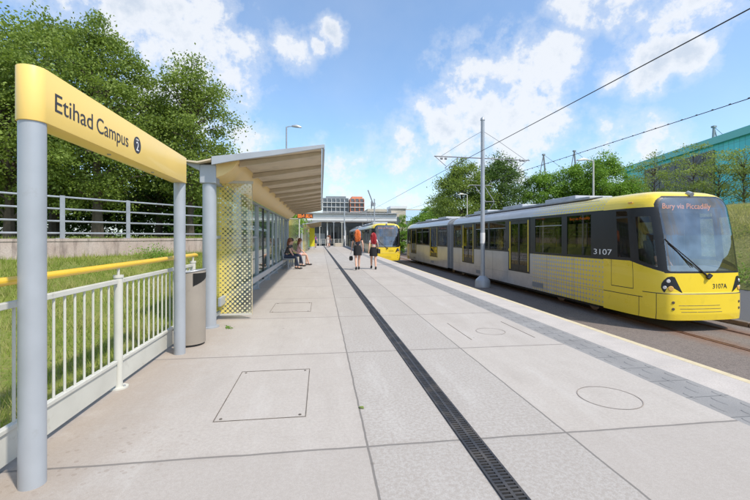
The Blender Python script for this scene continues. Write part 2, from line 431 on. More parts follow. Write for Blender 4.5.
def empty(name, loc, label, cat, group=None, rz=0):
    o = bpy.data.objects.new(name, None); COL.objects.link(o); o.location = loc; o.rotation_euler.z = rz
    o.empty_display_size = .2
    return tag(o, label, cat, group)
def copy_tree(o, parent=None):
    c = o.copy(); COL.objects.link(c)
    if parent: c.parent = parent
    for ch in [x for x in COL.objects if x.parent == o]: copy_tree(ch, c)
    return c
def text(name, body, size, mat, parent, loc, rot, extrude=.001, font=None, width=None, shear=0):
    cu = bpy.data.curves.new(name, 'FONT'); cu.body = body; cu.size = size; cu.extrude = extrude
    cu.offset = 0
    t = bpy.data.objects.new(name, cu); COL.objects.link(t)
    bpy.context.view_layer.update()
    me = bpy.data.meshes.new_from_object(t.evaluated_get(bpy.context.evaluated_depsgraph_get()))
    bpy.data.objects.remove(t)
    if width:
        xs = [v.co.x for v in me.vertices]; k = width/(max(xs)-min(xs)); x0 = min(xs)
        for v in me.vertices: v.co.x = (v.co.x-x0)*k
    me.materials.clear(); me.materials.append(MT[mat])
    o = bpy.data.objects.new(name, me); COL.objects.link(o); o.parent = parent
    o.location = loc; o.rotation_euler = rot
    return o
def rawmesh(name, v, f, mat, parent=None):
    """numpy verts (n,3) and faces (m,k) to a mesh"""
    me = bpy.data.meshes.new(name)
    me.vertices.add(len(v)); me.vertices.foreach_set('co', np.asarray(v, dtype=np.float32).ravel())
    k = f.shape[1]
    me.loops.add(f.size); me.loops.foreach_set('vertex_index', f.astype(np.int32).ravel())
    me.polygons.add(len(f)); me.polygons.foreach_set('loop_start', np.arange(0, f.size, k, dtype=np.int32))
    me.polygons.foreach_set('loop_total', np.full(len(f), k, dtype=np.int32))
    me.update(calc_edges=True); me.validate()
    me.materials.append(MT[mat])
    o = bpy.data.objects.new(name, me); COL.objects.link(o)
    if parent: o.parent = parent
    return o
def split_islands(o):
    me = o.data; n = len(me.vertices); par = list(range(n))
    def find(a):
        while par[a] != a: par[a] = par[par[a]]; a = par[a]
        return a
    for p in me.polygons:
        v = list(p.vertices)
        for b in v[1:]: par[find(b)] = find(v[0])
    groups = {}
    for p in me.polygons: groups.setdefault(find(p.vertices[0]), []).append(p)
    if len(groups) < 2: return [o]
    out = []
    for k, ps in enumerate(sorted(groups.values(), key=lambda g: -len(g))):
        ix = {}; vs = []; fs = []
        for p in ps:
            f = []
            for v in p.vertices:
                if v not in ix: ix[v] = len(vs); vs.append(tuple(me.vertices[v].co))
                f.append(ix[v])
            fs.append(f)
        m2 = bpy.data.meshes.new(o.name); m2.from_pydata(vs, [], fs); m2.update()
        sm = ps[0].use_smooth
        for p in m2.polygons: p.use_smooth = sm
        m2.materials.append(me.materials[0])
        if k == 0: first = m2; out.append(o)
        else:
            c = bpy.data.objects.new(o.name.split('.')[0], m2); COL.objects.link(c); c.parent = o.parent; out.append(c)
    o.data = first
    return out
def lerp(a, b, t): return a+(b-a)*t
def interp(x, tab):
    if x <= tab[0][0]: return tab[0][1]
    for (a, va), (b, vb) in zip(tab, tab[1:]):
        if x <= b: return lerp(va, vb, (x-a)/(b-a))
    return tab[-1][1]

# ------------------------------------------------------------------ camera, world, sun
cam = bpy.data.cameras.new('camera'); co = bpy.data.objects.new('camera', cam); COL.objects.link(co)
co.location = (0, 0, 1.45); co.rotation_euler = (R(90), 0, -math.atan(54/400))
cam.sensor_width = 36; cam.lens = 19.2; cam.shift_y = -13/750; cam.clip_end = 3000; cam.clip_start = .05
SC.camera = co

W = bpy.data.worlds.new('World'); SC.world = W; W.use_nodes = True
nt = W.node_tree; bg = nt.nodes['Background']
SUN_EL, SUN_AZ = R(54), R(180-44)         # azimuth clockwise from +Y: behind the camera, slightly to its right
sky = nt.nodes.new('ShaderNodeTexSky'); sky.sky_type = 'NISHITA'; sky.sun_disc = False
sky.sun_elevation = SUN_EL; sky.sun_rotation = SUN_AZ; sky.dust_density = 1.0; sky.ozone_density = 1.2; sky.air_density = 1.0
D = vmath(nt, 'NORMALIZE', coords(nt, 'Generated')).outputs[0]
BUMPS = [(-0.446,0.757,0.478,0.121,1),(-0.354,0.802,0.481,0.15,1),(-0.276,0.863,0.423,0.127,1),(-0.227,0.904,0.361,0.108,1),(-0.164,0.901,0.403,0.057,1),(-0.079,0.905,0.419,0.049,.9),(-0.129,0.911,0.392,0.044,.8),(0.02,0.893,0.45,0.038,.95),(0.002,0.9,0.435,0.027,.8),(-0.185,0.957,0.224,0.069,.8),(-0.313,0.915,0.253,0.13,.9),(0.278,0.913,0.299,0.071,.8),(0.337,0.875,0.347,0.096,1),(0.414,0.837,0.358,0.093,1),(0.485,0.797,0.361,0.068,1),(0.405,0.867,0.29,0.114,1),(0.304,0.918,0.254,0.095,.9),(0.238,0.948,0.211,0.083,.7),(0.216,0.96,0.176,0.098,.6),(0.484,0.835,0.261,0.08,.8),(0.418,0.895,0.158,0.118,.7),(0.071,0.986,0.153,0.111,.6),(0.145,0.983,0.117,0.124,.6),(0.592,0.784,0.186,0.086,.5),(0.582,0.676,0.452,0.064,1),(0.629,0.66,0.41,0.081,1),(0.665,0.624,0.41,0.067,1),(0.632,0.686,0.361,0.065,.95),(0.672,0.651,0.353,0.055,.95),(0.586,0.741,0.329,0.037,.8),(0.631,0.708,0.318,0.047,.8),(0.521,0.69,0.503,0.094,.9),(0.637,0.598,0.487,0.102,1),(0.589,0.774,0.233,0.025,.8),(0.643,0.747,0.169,0.083,.8),
 (-.3,-.8,.5,.35,.9),(.3,-.85,.4,.3,.9),(.8,-.3,.5,.3,.8),(-.8,-.2,.5,.3,.8),(-.5,-.5,.35,.3,.9),(0,-.95,.2,.25,.9),(-.95,.2,.3,.25,.8),(.1,-.7,.7,.25,.8)]
acc = None
for x, y, z, r, w in BUMPS:
    d = vmath(nt, 'DISTANCE', D, (x, y, z)).outputs['Value']
    q = maprange(nt, d, r*1.75, 0, 0, w, True)
    acc = q if acc is None else mathn(nt, 'MAXIMUM', acc, q)
nz = noise(nt, D, 7, 9, .62); nf = noise(nt, D, 22, 8, .65)
nsum = mathn(nt, 'ADD', mathn(nt, 'MULTIPLY', mathn(nt, 'SUBTRACT', nz, .5), 2.5), mathn(nt, 'MULTIPLY', mathn(nt, 'SUBTRACT', nf, .5), 1.3))
dens = mathn(nt, 'ADD', mathn(nt, 'MULTIPLY', acc, .92), mathn(nt, 'MULTIPLY', nsum, maprange(nt, acc, 0, .45, .45, 1)))
cl = maprange(nt, dens, .32, .80, 0, .96, True)
wisp = maprange(nt, dens, .02, .6, 0, .42, True)
haze_n = maprange(nt, noise(nt, D, 3, 6, .6), .35, .7, 0, .13)
cl = mathn(nt, 'MAXIMUM', mathn(nt, 'MAXIMUM', cl, wisp), haze_n)
sz = nt.nodes.new('ShaderNodeSeparateXYZ'); lk(nt, D, sz.inputs[0])
hz = maprange(nt, sz.outputs[2], 0.0, .24, .6, 0, True)
cl = mathn(nt, 'MAXIMUM', cl, hz)
# thick parts of a cloud are a little greyer than its rims
thick = maprange(nt, mathn(nt, 'ADD', dens, mathn(nt, 'MULTIPLY', mathn(nt, 'SUBTRACT', noise(nt, D, 5, 5), .5), 1.2)), .85, 1.4, 0, 1, True)
ccol = mixc(nt, thick, (7.1, 7.3, 7.6), (5.2, 5.75, 6.5))
skyb = vmath(nt, 'MULTIPLY', sky.outputs[0], (1.38, 1.68, 1.86)).outputs[0]
skyb = mixc(nt, .06, skyb, (6.5, 7.2, 8.0))
out = mixc(nt, mathn(nt, 'MULTIPLY', cl, .93), skyb, ccol)
lk(nt, out, bg.inputs['Color']); bg.inputs['Strength'].default_value = .1

sl = bpy.data.lights.new('sun', 'SUN'); so = bpy.data.objects.new('sun', sl); COL.objects.link(so)
sl.energy = 3.6; sl.angle = R(2.5); sl.color = (1, .93, .83)
dv = Vector((math.sin(SUN_AZ)*math.cos(SUN_EL), math.cos(SUN_AZ)*math.cos(SUN_EL), math.sin(SUN_EL)))
so.rotation_euler = dv.to_track_quat('Z', 'Y').to_euler(); so.location = (0, -5, 40)
SC.view_settings.view_transform = 'Standard'; SC.view_settings.look = 'None'; SC.view_settings.exposure = .40
SC.view_settings.gamma = 1
SC.cycles.max_bounces = 8; SC.cycles.transparent_max_bounces = 24
SC.render.engine = 'CYCLES'
SC.cycles.sample_clamp_indirect = 6

# ------------------------------------------------------------------ ground and platform
def smooth(t): t = max(0, min(1, t)); return t*t*(3-2*t)
g = MB().add([(-400, -60, -.9), (1500, -60, -.9), (1500, 1800, -.9), (-400, 1800, -.9)], [(0, 1, 2, 3)]).build('ground', 'track')
tag(g, 'dark asphalt track bed and path beside the platform', kind='structure')
pl = MB()
pl.box(-2.02, 3.26, -5, 66, -.9, 0)
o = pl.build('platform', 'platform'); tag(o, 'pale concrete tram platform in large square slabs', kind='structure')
o = MB().box(3.26, 3.70, -5, 66, -.9, 0).build('tactile_strip', 'tactile'); tag(o, 'grey tactile paving strip along the platform edge', kind='structure')
lz = MB()
y = .1
while y < 30:
    for i, xx in enumerate((3.33, 3.48, 3.63)):
        yy = y+(.13 if i == 1 else 0)
        pts = [(xx+.024*math.cos(a), yy+.085*math.sin(a)) for a in [k*math.pi/4 for k in range(8)]]
        top = [(xx+.012*math.cos(a), yy+.07*math.sin(a)) for a in [k*math.pi/4 for k in range(8)]]
        lz.add([(p[0], p[1], -.001) for p in pts]+[(p[0], p[1], .005) for p in top],
               [tuple(range(8, 16))]+[(k, (k+1) % 8, (k+1) % 8+8, k+8) for k in range(8)])
    y += .26
o = lz.build('tactile_studs', 'tactile', smooth=False); tag(o, 'raised lozenge studs of the grey tactile strip', kind='structure')
cp = MB()
y = -5
while y < 66: cp.box(3.70, 4.20, y+.003, y+.997, -.9, 0); y += 1
o = cp.build('coping', 'coping', bevel=.004); tag(o, 'pale coping slabs at the platform edge', kind='structure')
o = MB().box(4.20, 4.30, -5, 66, -.9, .0).build('nosing', 'nosing'); tag(o, 'cream nosing line along the platform edge', kind='structure')
# far kerb of the track
kb = MB(); y = -4
while y < 80: kb.box(11.0, 11.2, y+.01, y+.99, -.9, -.78); y += 1
o = kb.build('kerb', 'steel', bevel=.01); tag(o, 'low brown kerb beyond the far track', kind='structure')
# rails: each a railhead with its groove lip
for i, rx in enumerate((5.03, 6.47, 8.757, 10.193)):
    side = 1 if i % 2 == 0 else -1
    r = MB(); r.box(rx-.035, rx+.035, -5, 160, -.9, -.886); r.box(rx+side*.085, rx+side*.105, -5, 160, -.9, -.889)
    o = r.build('rail', 'rust')
    gr = MB().box(rx+side*.036, rx+side*.084, -5, 160, -.899, -.896).build('rail_groove', 'pit', o)
    lab = ['rusty rail of the near track closest to the platform', 'rusty rail on the far side of the near track',
           'rusty rail under the near side of the front tram', 'rusty rail under the far side of the front tram'][i]
    tag(o, lab, 'rail', 'tram rails set in the asphalt')
# drain
dr = empty('drainage_channel', (1.085, 0, 0), 'long narrow black grated drain running down the middle of the platform', 'drain', rz=R(.55))
MB().box(-.075, .075, -3, 64, .002, .005).build('channel', 'pit', dr)
gt = MB()
gt.box(-.075, -.06, -3, 64, .0, .012); gt.box(.06, .075, -3, 64, .0, .012); gt.box(-.010, .010, -3, 64, .0, .012)
y = -1
while y < 40:
    st = .032 if y < 16 else .064
    gt.box(-.0605, -.0098, y, y+st*.42, .004, .0115); gt.box(.0098, .0605, y+st*.3, y+st*.72, .004, .0115); y += st
gt.box(-.0605, .0605, 40, 64, .004, .0115)
gt.build('grating', 'iron', dr)
# inspection covers
def ring(cx, cy, r, w, n=64):
    vs = []; fs = []
    for k in range(n):
        a = 2*math.pi*k/n
        vs += [(cx+(r-w)*math.cos(a), cy+(r-w)*math.sin(a), .004), (cx+r*math.cos(a), cy+r*math.sin(a), .004)]
    for k in range(n): j = (k+1) % n; fs.append((2*k, 2*k+1, 2*j+1, 2*j))
    return vs, fs
def sq(m, x0, x1, y0, y1, w):
    m.box(x0, x1, y0, y0+w, .001, .004); m.box(x0, x1, y1-w, y1, .001, .004)
    m.box(x0, x0+w, y0+w, y1-w, .001, .004); m.box(x1-w, x1, y0+w, y1-w, .001, .004)
def square_cover(name, x0, x1, y0, y1, label):
    m = MB(); sq(m, x0, x1, y0, y1, .006)
    o = m.build(name, 'seam'); tag(o, label, 'inspection cover', 'inspection covers in the platform')
    h = MB()
    for a, b in ((x0+.05, y0+.045), (x1-.05, y0+.045), (x0+.05, y1-.045), (x1-.05, y1-.045)): h.cyl(a, b, .001, .0045, .012, 10)
    split_islands(h.build('lifting_hole', 'seam', o))
square_cover('inspection_cover', -.84, -.12, 3.27, 4.45, 'larger square concrete inspection cover left of the drain in the foreground')
square_cover('inspection_cover', -.98, -.20, 7.88, 8.95, 'square concrete inspection cover further away, near the shelter')
v, f = ring(2.58, 3.3, .262, .008)
tag(MB().add(v, f).build('inspection_cover', 'seam_pale'), 'nearest round inspection cover between drain and tactile strip', 'inspection cover', 'inspection covers in the platform')
m = MB(); v, f = ring(2.58, 5.85, .22, .008); m.add(v, f)
v2 = []; m.box(2.10, 2.11, 5.4, 6.5, .001, .004); m.box(3.05, 3.06, 5.4, 6.5, .001, .004)
tag(m.build('inspection_cover', 'seam_pale'), 'second round inspection cover, framed by two thin saw cuts', 'inspection cover', 'inspection covers in the platform')
# fallen leaf
m = MB(); m.add([(0, -.03, .004), (.022, 0, .012), (0, .035, .006), (-.022, 0, .014), (0, 0, .003)], [(0, 1, 4), (1, 2, 4), (2, 3, 4), (3, 0, 4)])
o = m.build('fallen_leaf', 'leaf_c'); o.location = (.34, 3.37, .001); o.rotation_euler.z = .7; tag(o, 'small fallen green leaf lying on the slab joint', 'leaf')

# ------------------------------------------------------------------ left verge, retaining wall
def wall_x(y):
    if y < 15.2: return -7.32+(y-10.3)*.762 if y > -30 else -40
    return max(-3.59, -7.32+4.9*.762)
def lower_z(s): return -.07+.98*smooth(s*.95+.02)
NY, NS = 90, 24
vs = []; fs = []
for j in range(NY+1):
    y = -8+j*78/NY
    for i in range(NS+1):
        s = i/NS; x = lerp(-2.02, wall_x(y), s)
        zz = lower_z(s)+.03*math.sin(x*2.1+y*1.3)*math.sin(y*.9)*(1 if 0 < i < NS else 0)
        vs.append((x, y, zz))
for j in range(NY):
    for i in range(NS):
        a = j*(NS+1)+i; fs.append((a, a+NS+1, a+NS+2, a+1))
tag(MB().add(vs, fs).build('grass_bank', 'turf', smooth=True), 'grassy bank between railing and retaining wall', kind='structure')
vs = []; fs = []
for j in range(NY+1):
    y = -8+j*250/NY
    for i, x in enumerate((wall_x(y)-.05, -30, -80, -300)): vs.append((x if i == 0 or y > -3 else x, y, 1.36+(0 if i < 2 else .2)))
for j in range(NY):
    for i in range(3): a = j*4+i; fs.append((a, a+4, a+5, a+1))
tag(MB().add(vs, fs).build('upper_lawn', 'turf'), 'grass ground behind the retaining wall under the trees', kind='structure')
m = MB(); ys = [-8, -4, 0, 4, 8, 10.3, 12, 13.6, 15.2, 17, 40, 66]
prof = []
for y in ys:
    x = wall_x(y); nx, ny = (.795, -.606) if y < 15 else (1, 0)
    prof.append(((x, y), (x-nx*.32, y-ny*.32)))
for (a, b), (c, d) in zip(prof, prof[1:]):
    for z0, z1, gset in ((-.3, 1.34, 0), (1.34, 1.41, .02)):
        q = [(a[0]+gset, a[1]), (c[0]+gset, c[1]), d, b]
        m.add([(p[0], p[1], z0) for p in q]+[(p[0], p[1], z1) for p in q], [(0, 1, 2, 3), (4, 5, 6, 7), (0, 1, 5, 4), (1, 2, 6, 5), (2, 3, 7, 6), (3, 0, 4, 7)])
tag(m.build('retaining_wall', 'wall', bevel=0), 'low stained pinkish concrete retaining wall above the grass bank', 'wall')
# railing on the wall
rl = empty('wall_railing', (-7.32, 10.3, 1.41), 'grey four-rail metal railing standing on the retaining wall', 'railing')
line = [(wall_x(y)-.13+7.32, y+.1-10.3) for y in (-6, 0, 6, 10.3, 15.2)]+[(wall_x(20)-.13+7.32, 66-10.3)]
for z in (.14, .45, .77, 1.08):
    MB().tube([(x, y, z) for x, y in line], .026, 10).build('rail_bar', 'grey_rail', rl, smooth=True)
dd = .606, .795
for k in range(-8, 4):
    dst = 1.25+k*1.66
    x, y = -7.42+dst*.606, 10.4+dst*.795
    if y > 15.4: continue
    p = MB(); a = x+7.32, y-10.3
    q = [(a[0]+sx*.055*dd[0]-sy*.012*dd[1], a[1]+sx*.055*dd[1]+sy*.012*dd[0]) for sx, sy in ((-1, -1), (1, -1), (1, 1), (-1, 1))]
    p.prism(q, 0, 1.12, 'z'); q = [(a[0]+(b[0]-a[0])*1.6, a[1]+(b[1]-a[1])*4) for b in q]; p.prism(q, 0, .015, 'z')
    p.build('rail_post', 'grey_rail', rl, bevel=.003)
for k in range(22):
    p = MB(); y = 17+k*2.2; x = wall_x(y)-.13
    p.box(x+7.32-.012, x+7.32+.012, y-10.3-.05, y-10.3+.05, 0, 1.12); p.build('rail_post', 'grey_rail', rl)

# grass blades
def blades(name, pts, hmin, hmax, mat, label, seed, w=.006):
    rg = np.random.default_rng(seed); n = len(pts); P = np.array(pts)
    h = rg.uniform(hmin, hmax, n)*rg.uniform(.6, 1.1, n); a = rg.uniform(0, 6.283, n); lean = rg.normal(0, .35, (n, 2))*h[:, None]
    dx = np.stack([np.cos(a), np.sin(a), np.zeros(n)], 1)*(w*rg.uniform(.7, 1.6, n))[:, None]
    top = P+np.concatenate([lean, h[:, None]], 1)
    V = np.stack([P-dx, P+dx, top], 1).reshape(-1, 3); F = np.arange(3*n).reshape(-1, 3)
    o = rawmesh(name, V, F, mat); tag(o, label, 'grass', kind='stuff'); return o
rg = np.random.default_rng(3); pts = []
while len(pts) < 70000:
    y = 1+ (rg.random()**1.3)*21; s = rg.random()**.9
    x = lerp(-2.1, wall_x(y)+.05, s)
    if x < -.95*y-2.5: continue
    if math.sin(x*3.1+1)*math.sin(y*2.3)+.6*math.sin(x*7+y*5) < -.75 and rg.random() < .8: continue
    z = lower_z((x+2.02)/(wall_x(y)+2.02))
    pts.append((x, y, z-.02))
tf = []
for k in range(260):
    y = 1.5+rg.random()*17; x = lerp(-2.15, wall_x(y)+.1, rg.random()); z = lower_z((x+2.02)/(wall_x(y)+2.02))
    for q in range(45):
        a_, b_ = rg.normal(0, .09, 2); tf.append((x+a_, y+b_, z-.02))
blades('tall_grass', tf, .14, .34, 'grass_dry', 'taller pale grass tufts scattered over the bank behind the railing', 15, w=.005)
blades('bank_grass', pts, .04, .19, 'grass', 'bright green grass growing between railing and retaining wall', 5)
pts = []
while len(pts) < 9000:
    y = 4+rg.random()*14; x = wall_x(y)-.3-rg.random()*1.6
    pts.append((x, y, 1.35))
blades('verge_grass', pts, .06, .17, 'grass', 'short grass fringe on top of the retaining wall', 6)

# small weeds tuft by the wall
def tuft(loc, r, n, seed, label, mat='leaf_b', leaf=.05, name='weed_clump'):
    rg = np.random.default_rng(seed)
    c = rg.normal(0, 1, (n, 3))*np.array([r, r, r*.55]); c[:, 2] = np.abs(c[:, 2])
    V, F = leaves(c, leaf, rg); o = rawmesh(name, V, F, mat); o.location = loc
    return tag(o, label, 'plant')
def leaves(c, size, rg):
    n = len(c)
    nrm = rg.normal(0, 1, (n, 3)); nrm[:, 2] += .7; nrm /= np.linalg.norm(nrm, axis=1)[:, None]
    t = rg.normal(0, 1, (n, 3)); t -= nrm*(t*nrm).sum(1)[:, None]; t /= np.linalg.norm(t, axis=1)[:, None]
    b = np.cross(nrm, t); s = (size*rg.uniform(.6, 1.25, n))[:, None]
    V = np.stack([c-t*s*.5, c+b*s*.30+nrm*s*.06, c+t*s*.5, c-b*s*.30+nrm*s*.06], 1).reshape(-1, 3)
    return V, np.arange(4*n).reshape(-1, 4)
tuft((-4.9, 12.6, .84), .28, 900, 1, 'leafy weed clump at the foot of the retaining wall')

# ------------------------------------------------------------------ trees
def tree(name, loc, h, crown, base, ncl, per, leaf, seed, mat, label, group, clr=.75, trunk=.16, squash=1.0, taper=.55, clumpr=None):
    """crown: (rx, ry) radii; base: height at which foliage begins"""
    rg = np.random.default_rng(seed); rn = random.Random(seed)
    root = empty(name, loc, label, 'tree', group)
    cz = (h+base)/2; rz = (h-base)/2; cs = []
    for i in range(ncl):
        while True:
            p = rg.uniform(-1, 1, 3); q = np.linalg.norm(p)
            if q <= 1 and (q > .45 or rg.random() < .35): break
        ang = math.atan2(p[1], p[0])
        lump = 1+.16*math.sin(3*ang+seed)+.12*math.sin(5*ang+p[2]*4+seed*2)
        wz = 1-taper*max(0, p[2])**1.5
        if rg.random() < .13: lump *= 1.17
        cs.append((p[0]*crown[0]*lump*wz, p[1]*crown[1]*lump*wz, cz+p[2]*rz*(1+.08*math.sin(ang*4+seed))))
    cs = np.array(cs)
    # woody part
    tb = MB(); H = h*.62
    tp = [(0, 0, -.15)]; x = y = 0
    for k in range(1, 7):
        x += rn.uniform(-.1, .1)*h*.03; y += rn.uniform(-.1, .1)*h*.03; tp.append((x, y, H*k/6))
    tb.tube(tp, [trunk*1.25]+[trunk*(1-.13*k) for k in range(1, 7)], 8)
    order = list(range(len(cs))); rn.shuffle(order)
    for i in order[:min(46, ncl)]:
        c = cs[i]; zb = min(H*.98, max(base*.75, c[2]-abs(rn.uniform(.25, .5))*math.hypot(c[0], c[1])-.3))
        fr = max(0, min(5.99, zb/H*6)); k = int(fr); a = Vector(tp[k]).lerp(Vector(tp[k+1]), fr-k)
        e = Vector(c); md = a.lerp(e, .5)+Vector((rn.uniform(-.2, .2), rn.uniform(-.2, .2), rn.uniform(.0, .35)))
        r0 = trunk*.38
        tb.tube([a, a.lerp(md, .5)+Vector((0, 0, .05)), md, e], [r0, r0*.7, r0*.45, r0*.15], 5)
    tb.build('trunk', 'bark', root, smooth=True)
    L = []
    cr = clumpr or clr
    for c in cs:
        r = cr*rg.uniform(.6, 1.25); n = int(per*rg.uniform(.6, 1.3))
        q = rg.normal(0, .5, (n, 3))*np.array([r, r, r*.62*squash]); q[:, 2] -= .18*(q[:, 0]**2+q[:, 1]**2)/max(r, .1)
        L.append(c+q)
    L = np.concatenate(L)
    V, F = leaves(L, leaf, rg)
    rawmesh('crown', V, F, mat, root)
    return root
GL = 'leafy trees behind the retaining wall'
tree('broadleaf_tree', (-12.9, 18.6, 1.36), 8.3, (2.6, 2.8), .9, 160, 225, .13, 11, 'leaf_a', 'leftmost broadleaf tree, cut by the left picture edge', GL, trunk=.2, clr=.65)
tree('broadleaf_tree', (-9.3, 18.2, 1.36), 9.2, (2.5, 2.8), 1.3, 200, 230, .122, 12, 'leaf_a', 'tall dense broadleaf tree directly behind the yellow name sign', GL, trunk=.22, clr=.66)
tree('broadleaf_tree', (-13.4, 22.3, 1.36), 11.2, (3.6, 3.8), 1.6, 190, 230, .155, 13, 'leaf_a', 'highest and darkest broadleaf tree above the left end of the sign', GL, trunk=.25, clr=.9)
tree('broadleaf_tree', (-6.2, 20.2, 1.36), 8.9, (1.85, 2.2), 1.0, 130, 200, .128, 14, 'leaf_a', 'looser broadleaf tree between the sign and the shelter roof', GL, trunk=.17, clr=.65)
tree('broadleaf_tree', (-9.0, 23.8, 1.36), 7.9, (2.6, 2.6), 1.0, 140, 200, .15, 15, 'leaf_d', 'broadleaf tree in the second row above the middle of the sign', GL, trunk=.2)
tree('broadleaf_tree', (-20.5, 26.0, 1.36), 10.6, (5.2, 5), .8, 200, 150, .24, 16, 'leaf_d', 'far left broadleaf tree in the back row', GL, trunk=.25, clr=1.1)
# understorey shrubs
GS = 'shrubs under the left trees'
for i, (x, y, hh, w) in enumerate(((-22, 26, 4, 4.5), (-15, 25, 3.6, 4.5), (-9, 26, 3.6, 4), (-5.6, 24, 3.2, 2.6), (-5.2, 30, 3.2, 2.6), (-5.2, 37, 3.2, 3.0), (-5.4, 46, 3.4, 3.4))):
    lb = ['widest dark shrub at the far left below the trees', 'dark shrub behind the trunks left of the second sign post', 'dark shrub behind the second sign post',
          'green shrub seen through the nearest shelter glass', 'green shrub seen through the middle shelter glass', 'green shrub behind the far end of the shelter', 'green shrub beyond the near shelter, by the second shelter'][i]
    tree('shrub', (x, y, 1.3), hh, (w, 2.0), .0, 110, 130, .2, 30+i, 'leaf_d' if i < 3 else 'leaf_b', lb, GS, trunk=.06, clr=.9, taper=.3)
for i, (x, y, hh) in enumerate(((-4.9, 40, 5.0), (-6.5, 56, 6.5))):
    tree('small_tree', (x, y, 1.3), hh-1.3, (2.2, 2.2), 1.0, 70, 120, .2, 50+i, 'leaf_b',
         ['small bright tree seen under the far end of the shelter roof', 'small bright tree behind the second shelter'][i], 'small trees beyond the shelter', trunk=.1)

# ------------------------------------------------------------------ name sign
sg = empty('station_name_sign', (-1.675, 2.59, 0), 'long pale yellow platform name sign lettered Etihad Campus on two grey posts', 'sign', rz=R(1.4))
for yy in (0, 2.66):
    p = MB(); p.cyl(0, yy, 0, 2.13, .067, 32)
    p.build('post', 'grey_pole', sg, smooth=True)
prof = []
for k in range(13): a = math.pi+math.pi*k/12; prof.append((.076*math.cos(a), .0+.076*math.sin(a)))
for k in range(13): a = math.pi*k/12; prof.append((.076*math.cos(a), 2.66+.076*math.sin(a)))
MB().prism(prof, 2.12, 2.435, 'z').build('sign_box', 'sign_yellow', sg, smooth=True, bevel=.003)
m = MB()
for yy in (.9, 1.8): m.cyl(0, yy, 2.112, 2.121, .014, 10)
m.build('fixing_bolt', 'grey_rail', sg)
for body, y_, w_ in (('Etihad', .075, .425), ('Campus', .553, .507)):
    text('lettering', body, .160, 'sign_text', sg, (.0772, y_, 2.214), (R(90), 0, R(90)), .0008, width=w_)
v, f = [], []
m = MB(); m.tube([(.074, 1.24, 2.272), (.0778, 1.24, 2.272)], .074, 40); rd = m.build('zone_roundel', 'sign_text', sg)
t = text('zone_number', '2', .115, 'white', rd, (.0786, 1.212, 2.222), (R(90), 0, R(90)), .0006)
t = text('zone_word', 'zone', .030, 'white', rd, (.0786, 1.207, 2.312), (R(90), 0, R(90)), .0006)

# ------------------------------------------------------------------ far station clutter
for i, (x, y, h, lab) in enumerate(((3.1, 60, 3.6, 'slim white lamp column at the far end of the platform'), (-.2, 60.5, 3.0, 'short white column in front of the ticket hall'), (2.2, 70, 4.0, 'grey column standing before the canopy'))):
    o = MB(); o.cyl(x, y, -.0, h, .06, 10); o.box(x-.25, x+.25, y-.06, y+.06, h, h+.08); tag(o.build('lamp_column', 'white_rail' if i < 2 else 'grey_pole', smooth=True), lab, 'column')
pb = empty('stone_block', (2.6, 61.5, 0), 'low tan stone block at the far end of the platform', 'block')
MB().box(-.7, .7, -.4, .4, 0, .55).build('body', 'stone', pb, bevel=.02)
# ------------------------------------------------------------------ platform balustrade
bl = empty('platform_railing', (-1.93, 4.14, 0), 'off-white barred railing with yellow handrail along the platform edge', 'railing')
sp = 2.26
for k in range(-2, 2):
    yy = k*sp
    p = MB(); p.cyl(0, yy, 0, 1.06, .038, 20); p.cyl(0, yy, 1.06, 1.085, .045, 20); p.cyl(0, yy, 1.085, 1.15, .012, 10)
    p.cyl(0, yy, 0, .014, .085, 24)
    po = p.build('post', 'white_rail', bl, smooth=True)
    b = MB()
    for dx, dy in ((.055, 0), (-.03, .055), (-.03, -.055)): b.cyl(dx, yy+dy, .014, .026, .011, 8)
    b.build('bolt', 'grey_rail', po)
    y0, y1 = yy+.05, yy+sp-.05
    if k == 1: continue
    f = MB(); f.box(-.022, .022, y0, y1, 1.005, 1.045)
    f.build('top_rail', 'white_rail', bl, bevel=.004)
    f = MB(); f.box(-.022, .022, y0, y1, .245, .275); f.build('bottom_rail', 'white_rail', bl, bevel=.004)
    f = MB(); f.box(-.008, .008, y0, y1, .045, .242); f.build('kick_plate', 'white_rail', bl, bevel=.002)
    nb = 17
    for j in range(1, nb):
        y = lerp(y0, y1, j/nb)
        MB().cyl(0, y, .27, 1.01, .0095, 8).build('bar', 'white_rail', bl, smooth=True)
hr = MB(); hr.tube([(0, -6.5, 1.175), (0, 2.35, 1.175), (0, 2.42, 1.165)], .0275, 16)
hr.build('handrail', 'handrail', bl, smooth=True)
f = MB(); f.box(-2.02, -1.985, -5, 6.6, -.3, .0); f.build('edge_beam', 'wall'); tag(COL.objects[-1] if False else bpy.data.objects['edge_beam'], 'dark concrete edge below the railing', kind='structure')

# ------------------------------------------------------------------ litter bin
bn = empty('litter_bin', (-1.76, 5.70, 0), 'beige metal litter bin with slanted dark mouth behind the second sign post', 'bin')
n = 32; r = .20
vs = []; fs = []
for k in range(n):
    a = 2*math.pi*k/n; c, s = math.cos(a), math.sin(a)
    vs += [(r*c, r*s, .03), (r*c, r*s, .98+.03*c)]
for k in range(n): j = (k+1) % n; fs.append((2*k, 2*j, 2*j+1, 2*k+1))
fs.append(tuple(2*k for k in range(n))); fs.append(tuple(2*k+1 for k in range(n)))
MB().add(vs, fs).build('drum', 'bin', bn, smooth=True)
m = MB(); m.cyl(0, 0, 0, .03, .18, 32); m.build('base', 'black', bn, smooth=True)
m = MB()
pf = [(.10, .80), (.21, .80), (.21, .97), (.0, .97)]
vs = []; fs = []
for k in range(7):
    a = R(-62+k*16); c, s = math.cos(a)*(r+.004), math.sin(a)*(r+.004)
    vs += [(c, s, .97), (c, s, .80+.14*(k/6))]
for k in range(6): fs.append((2*k, 2*k+2, 2*k+3, 2*k+1))
m.add(vs, fs).build('mouth', 'pit', bn)
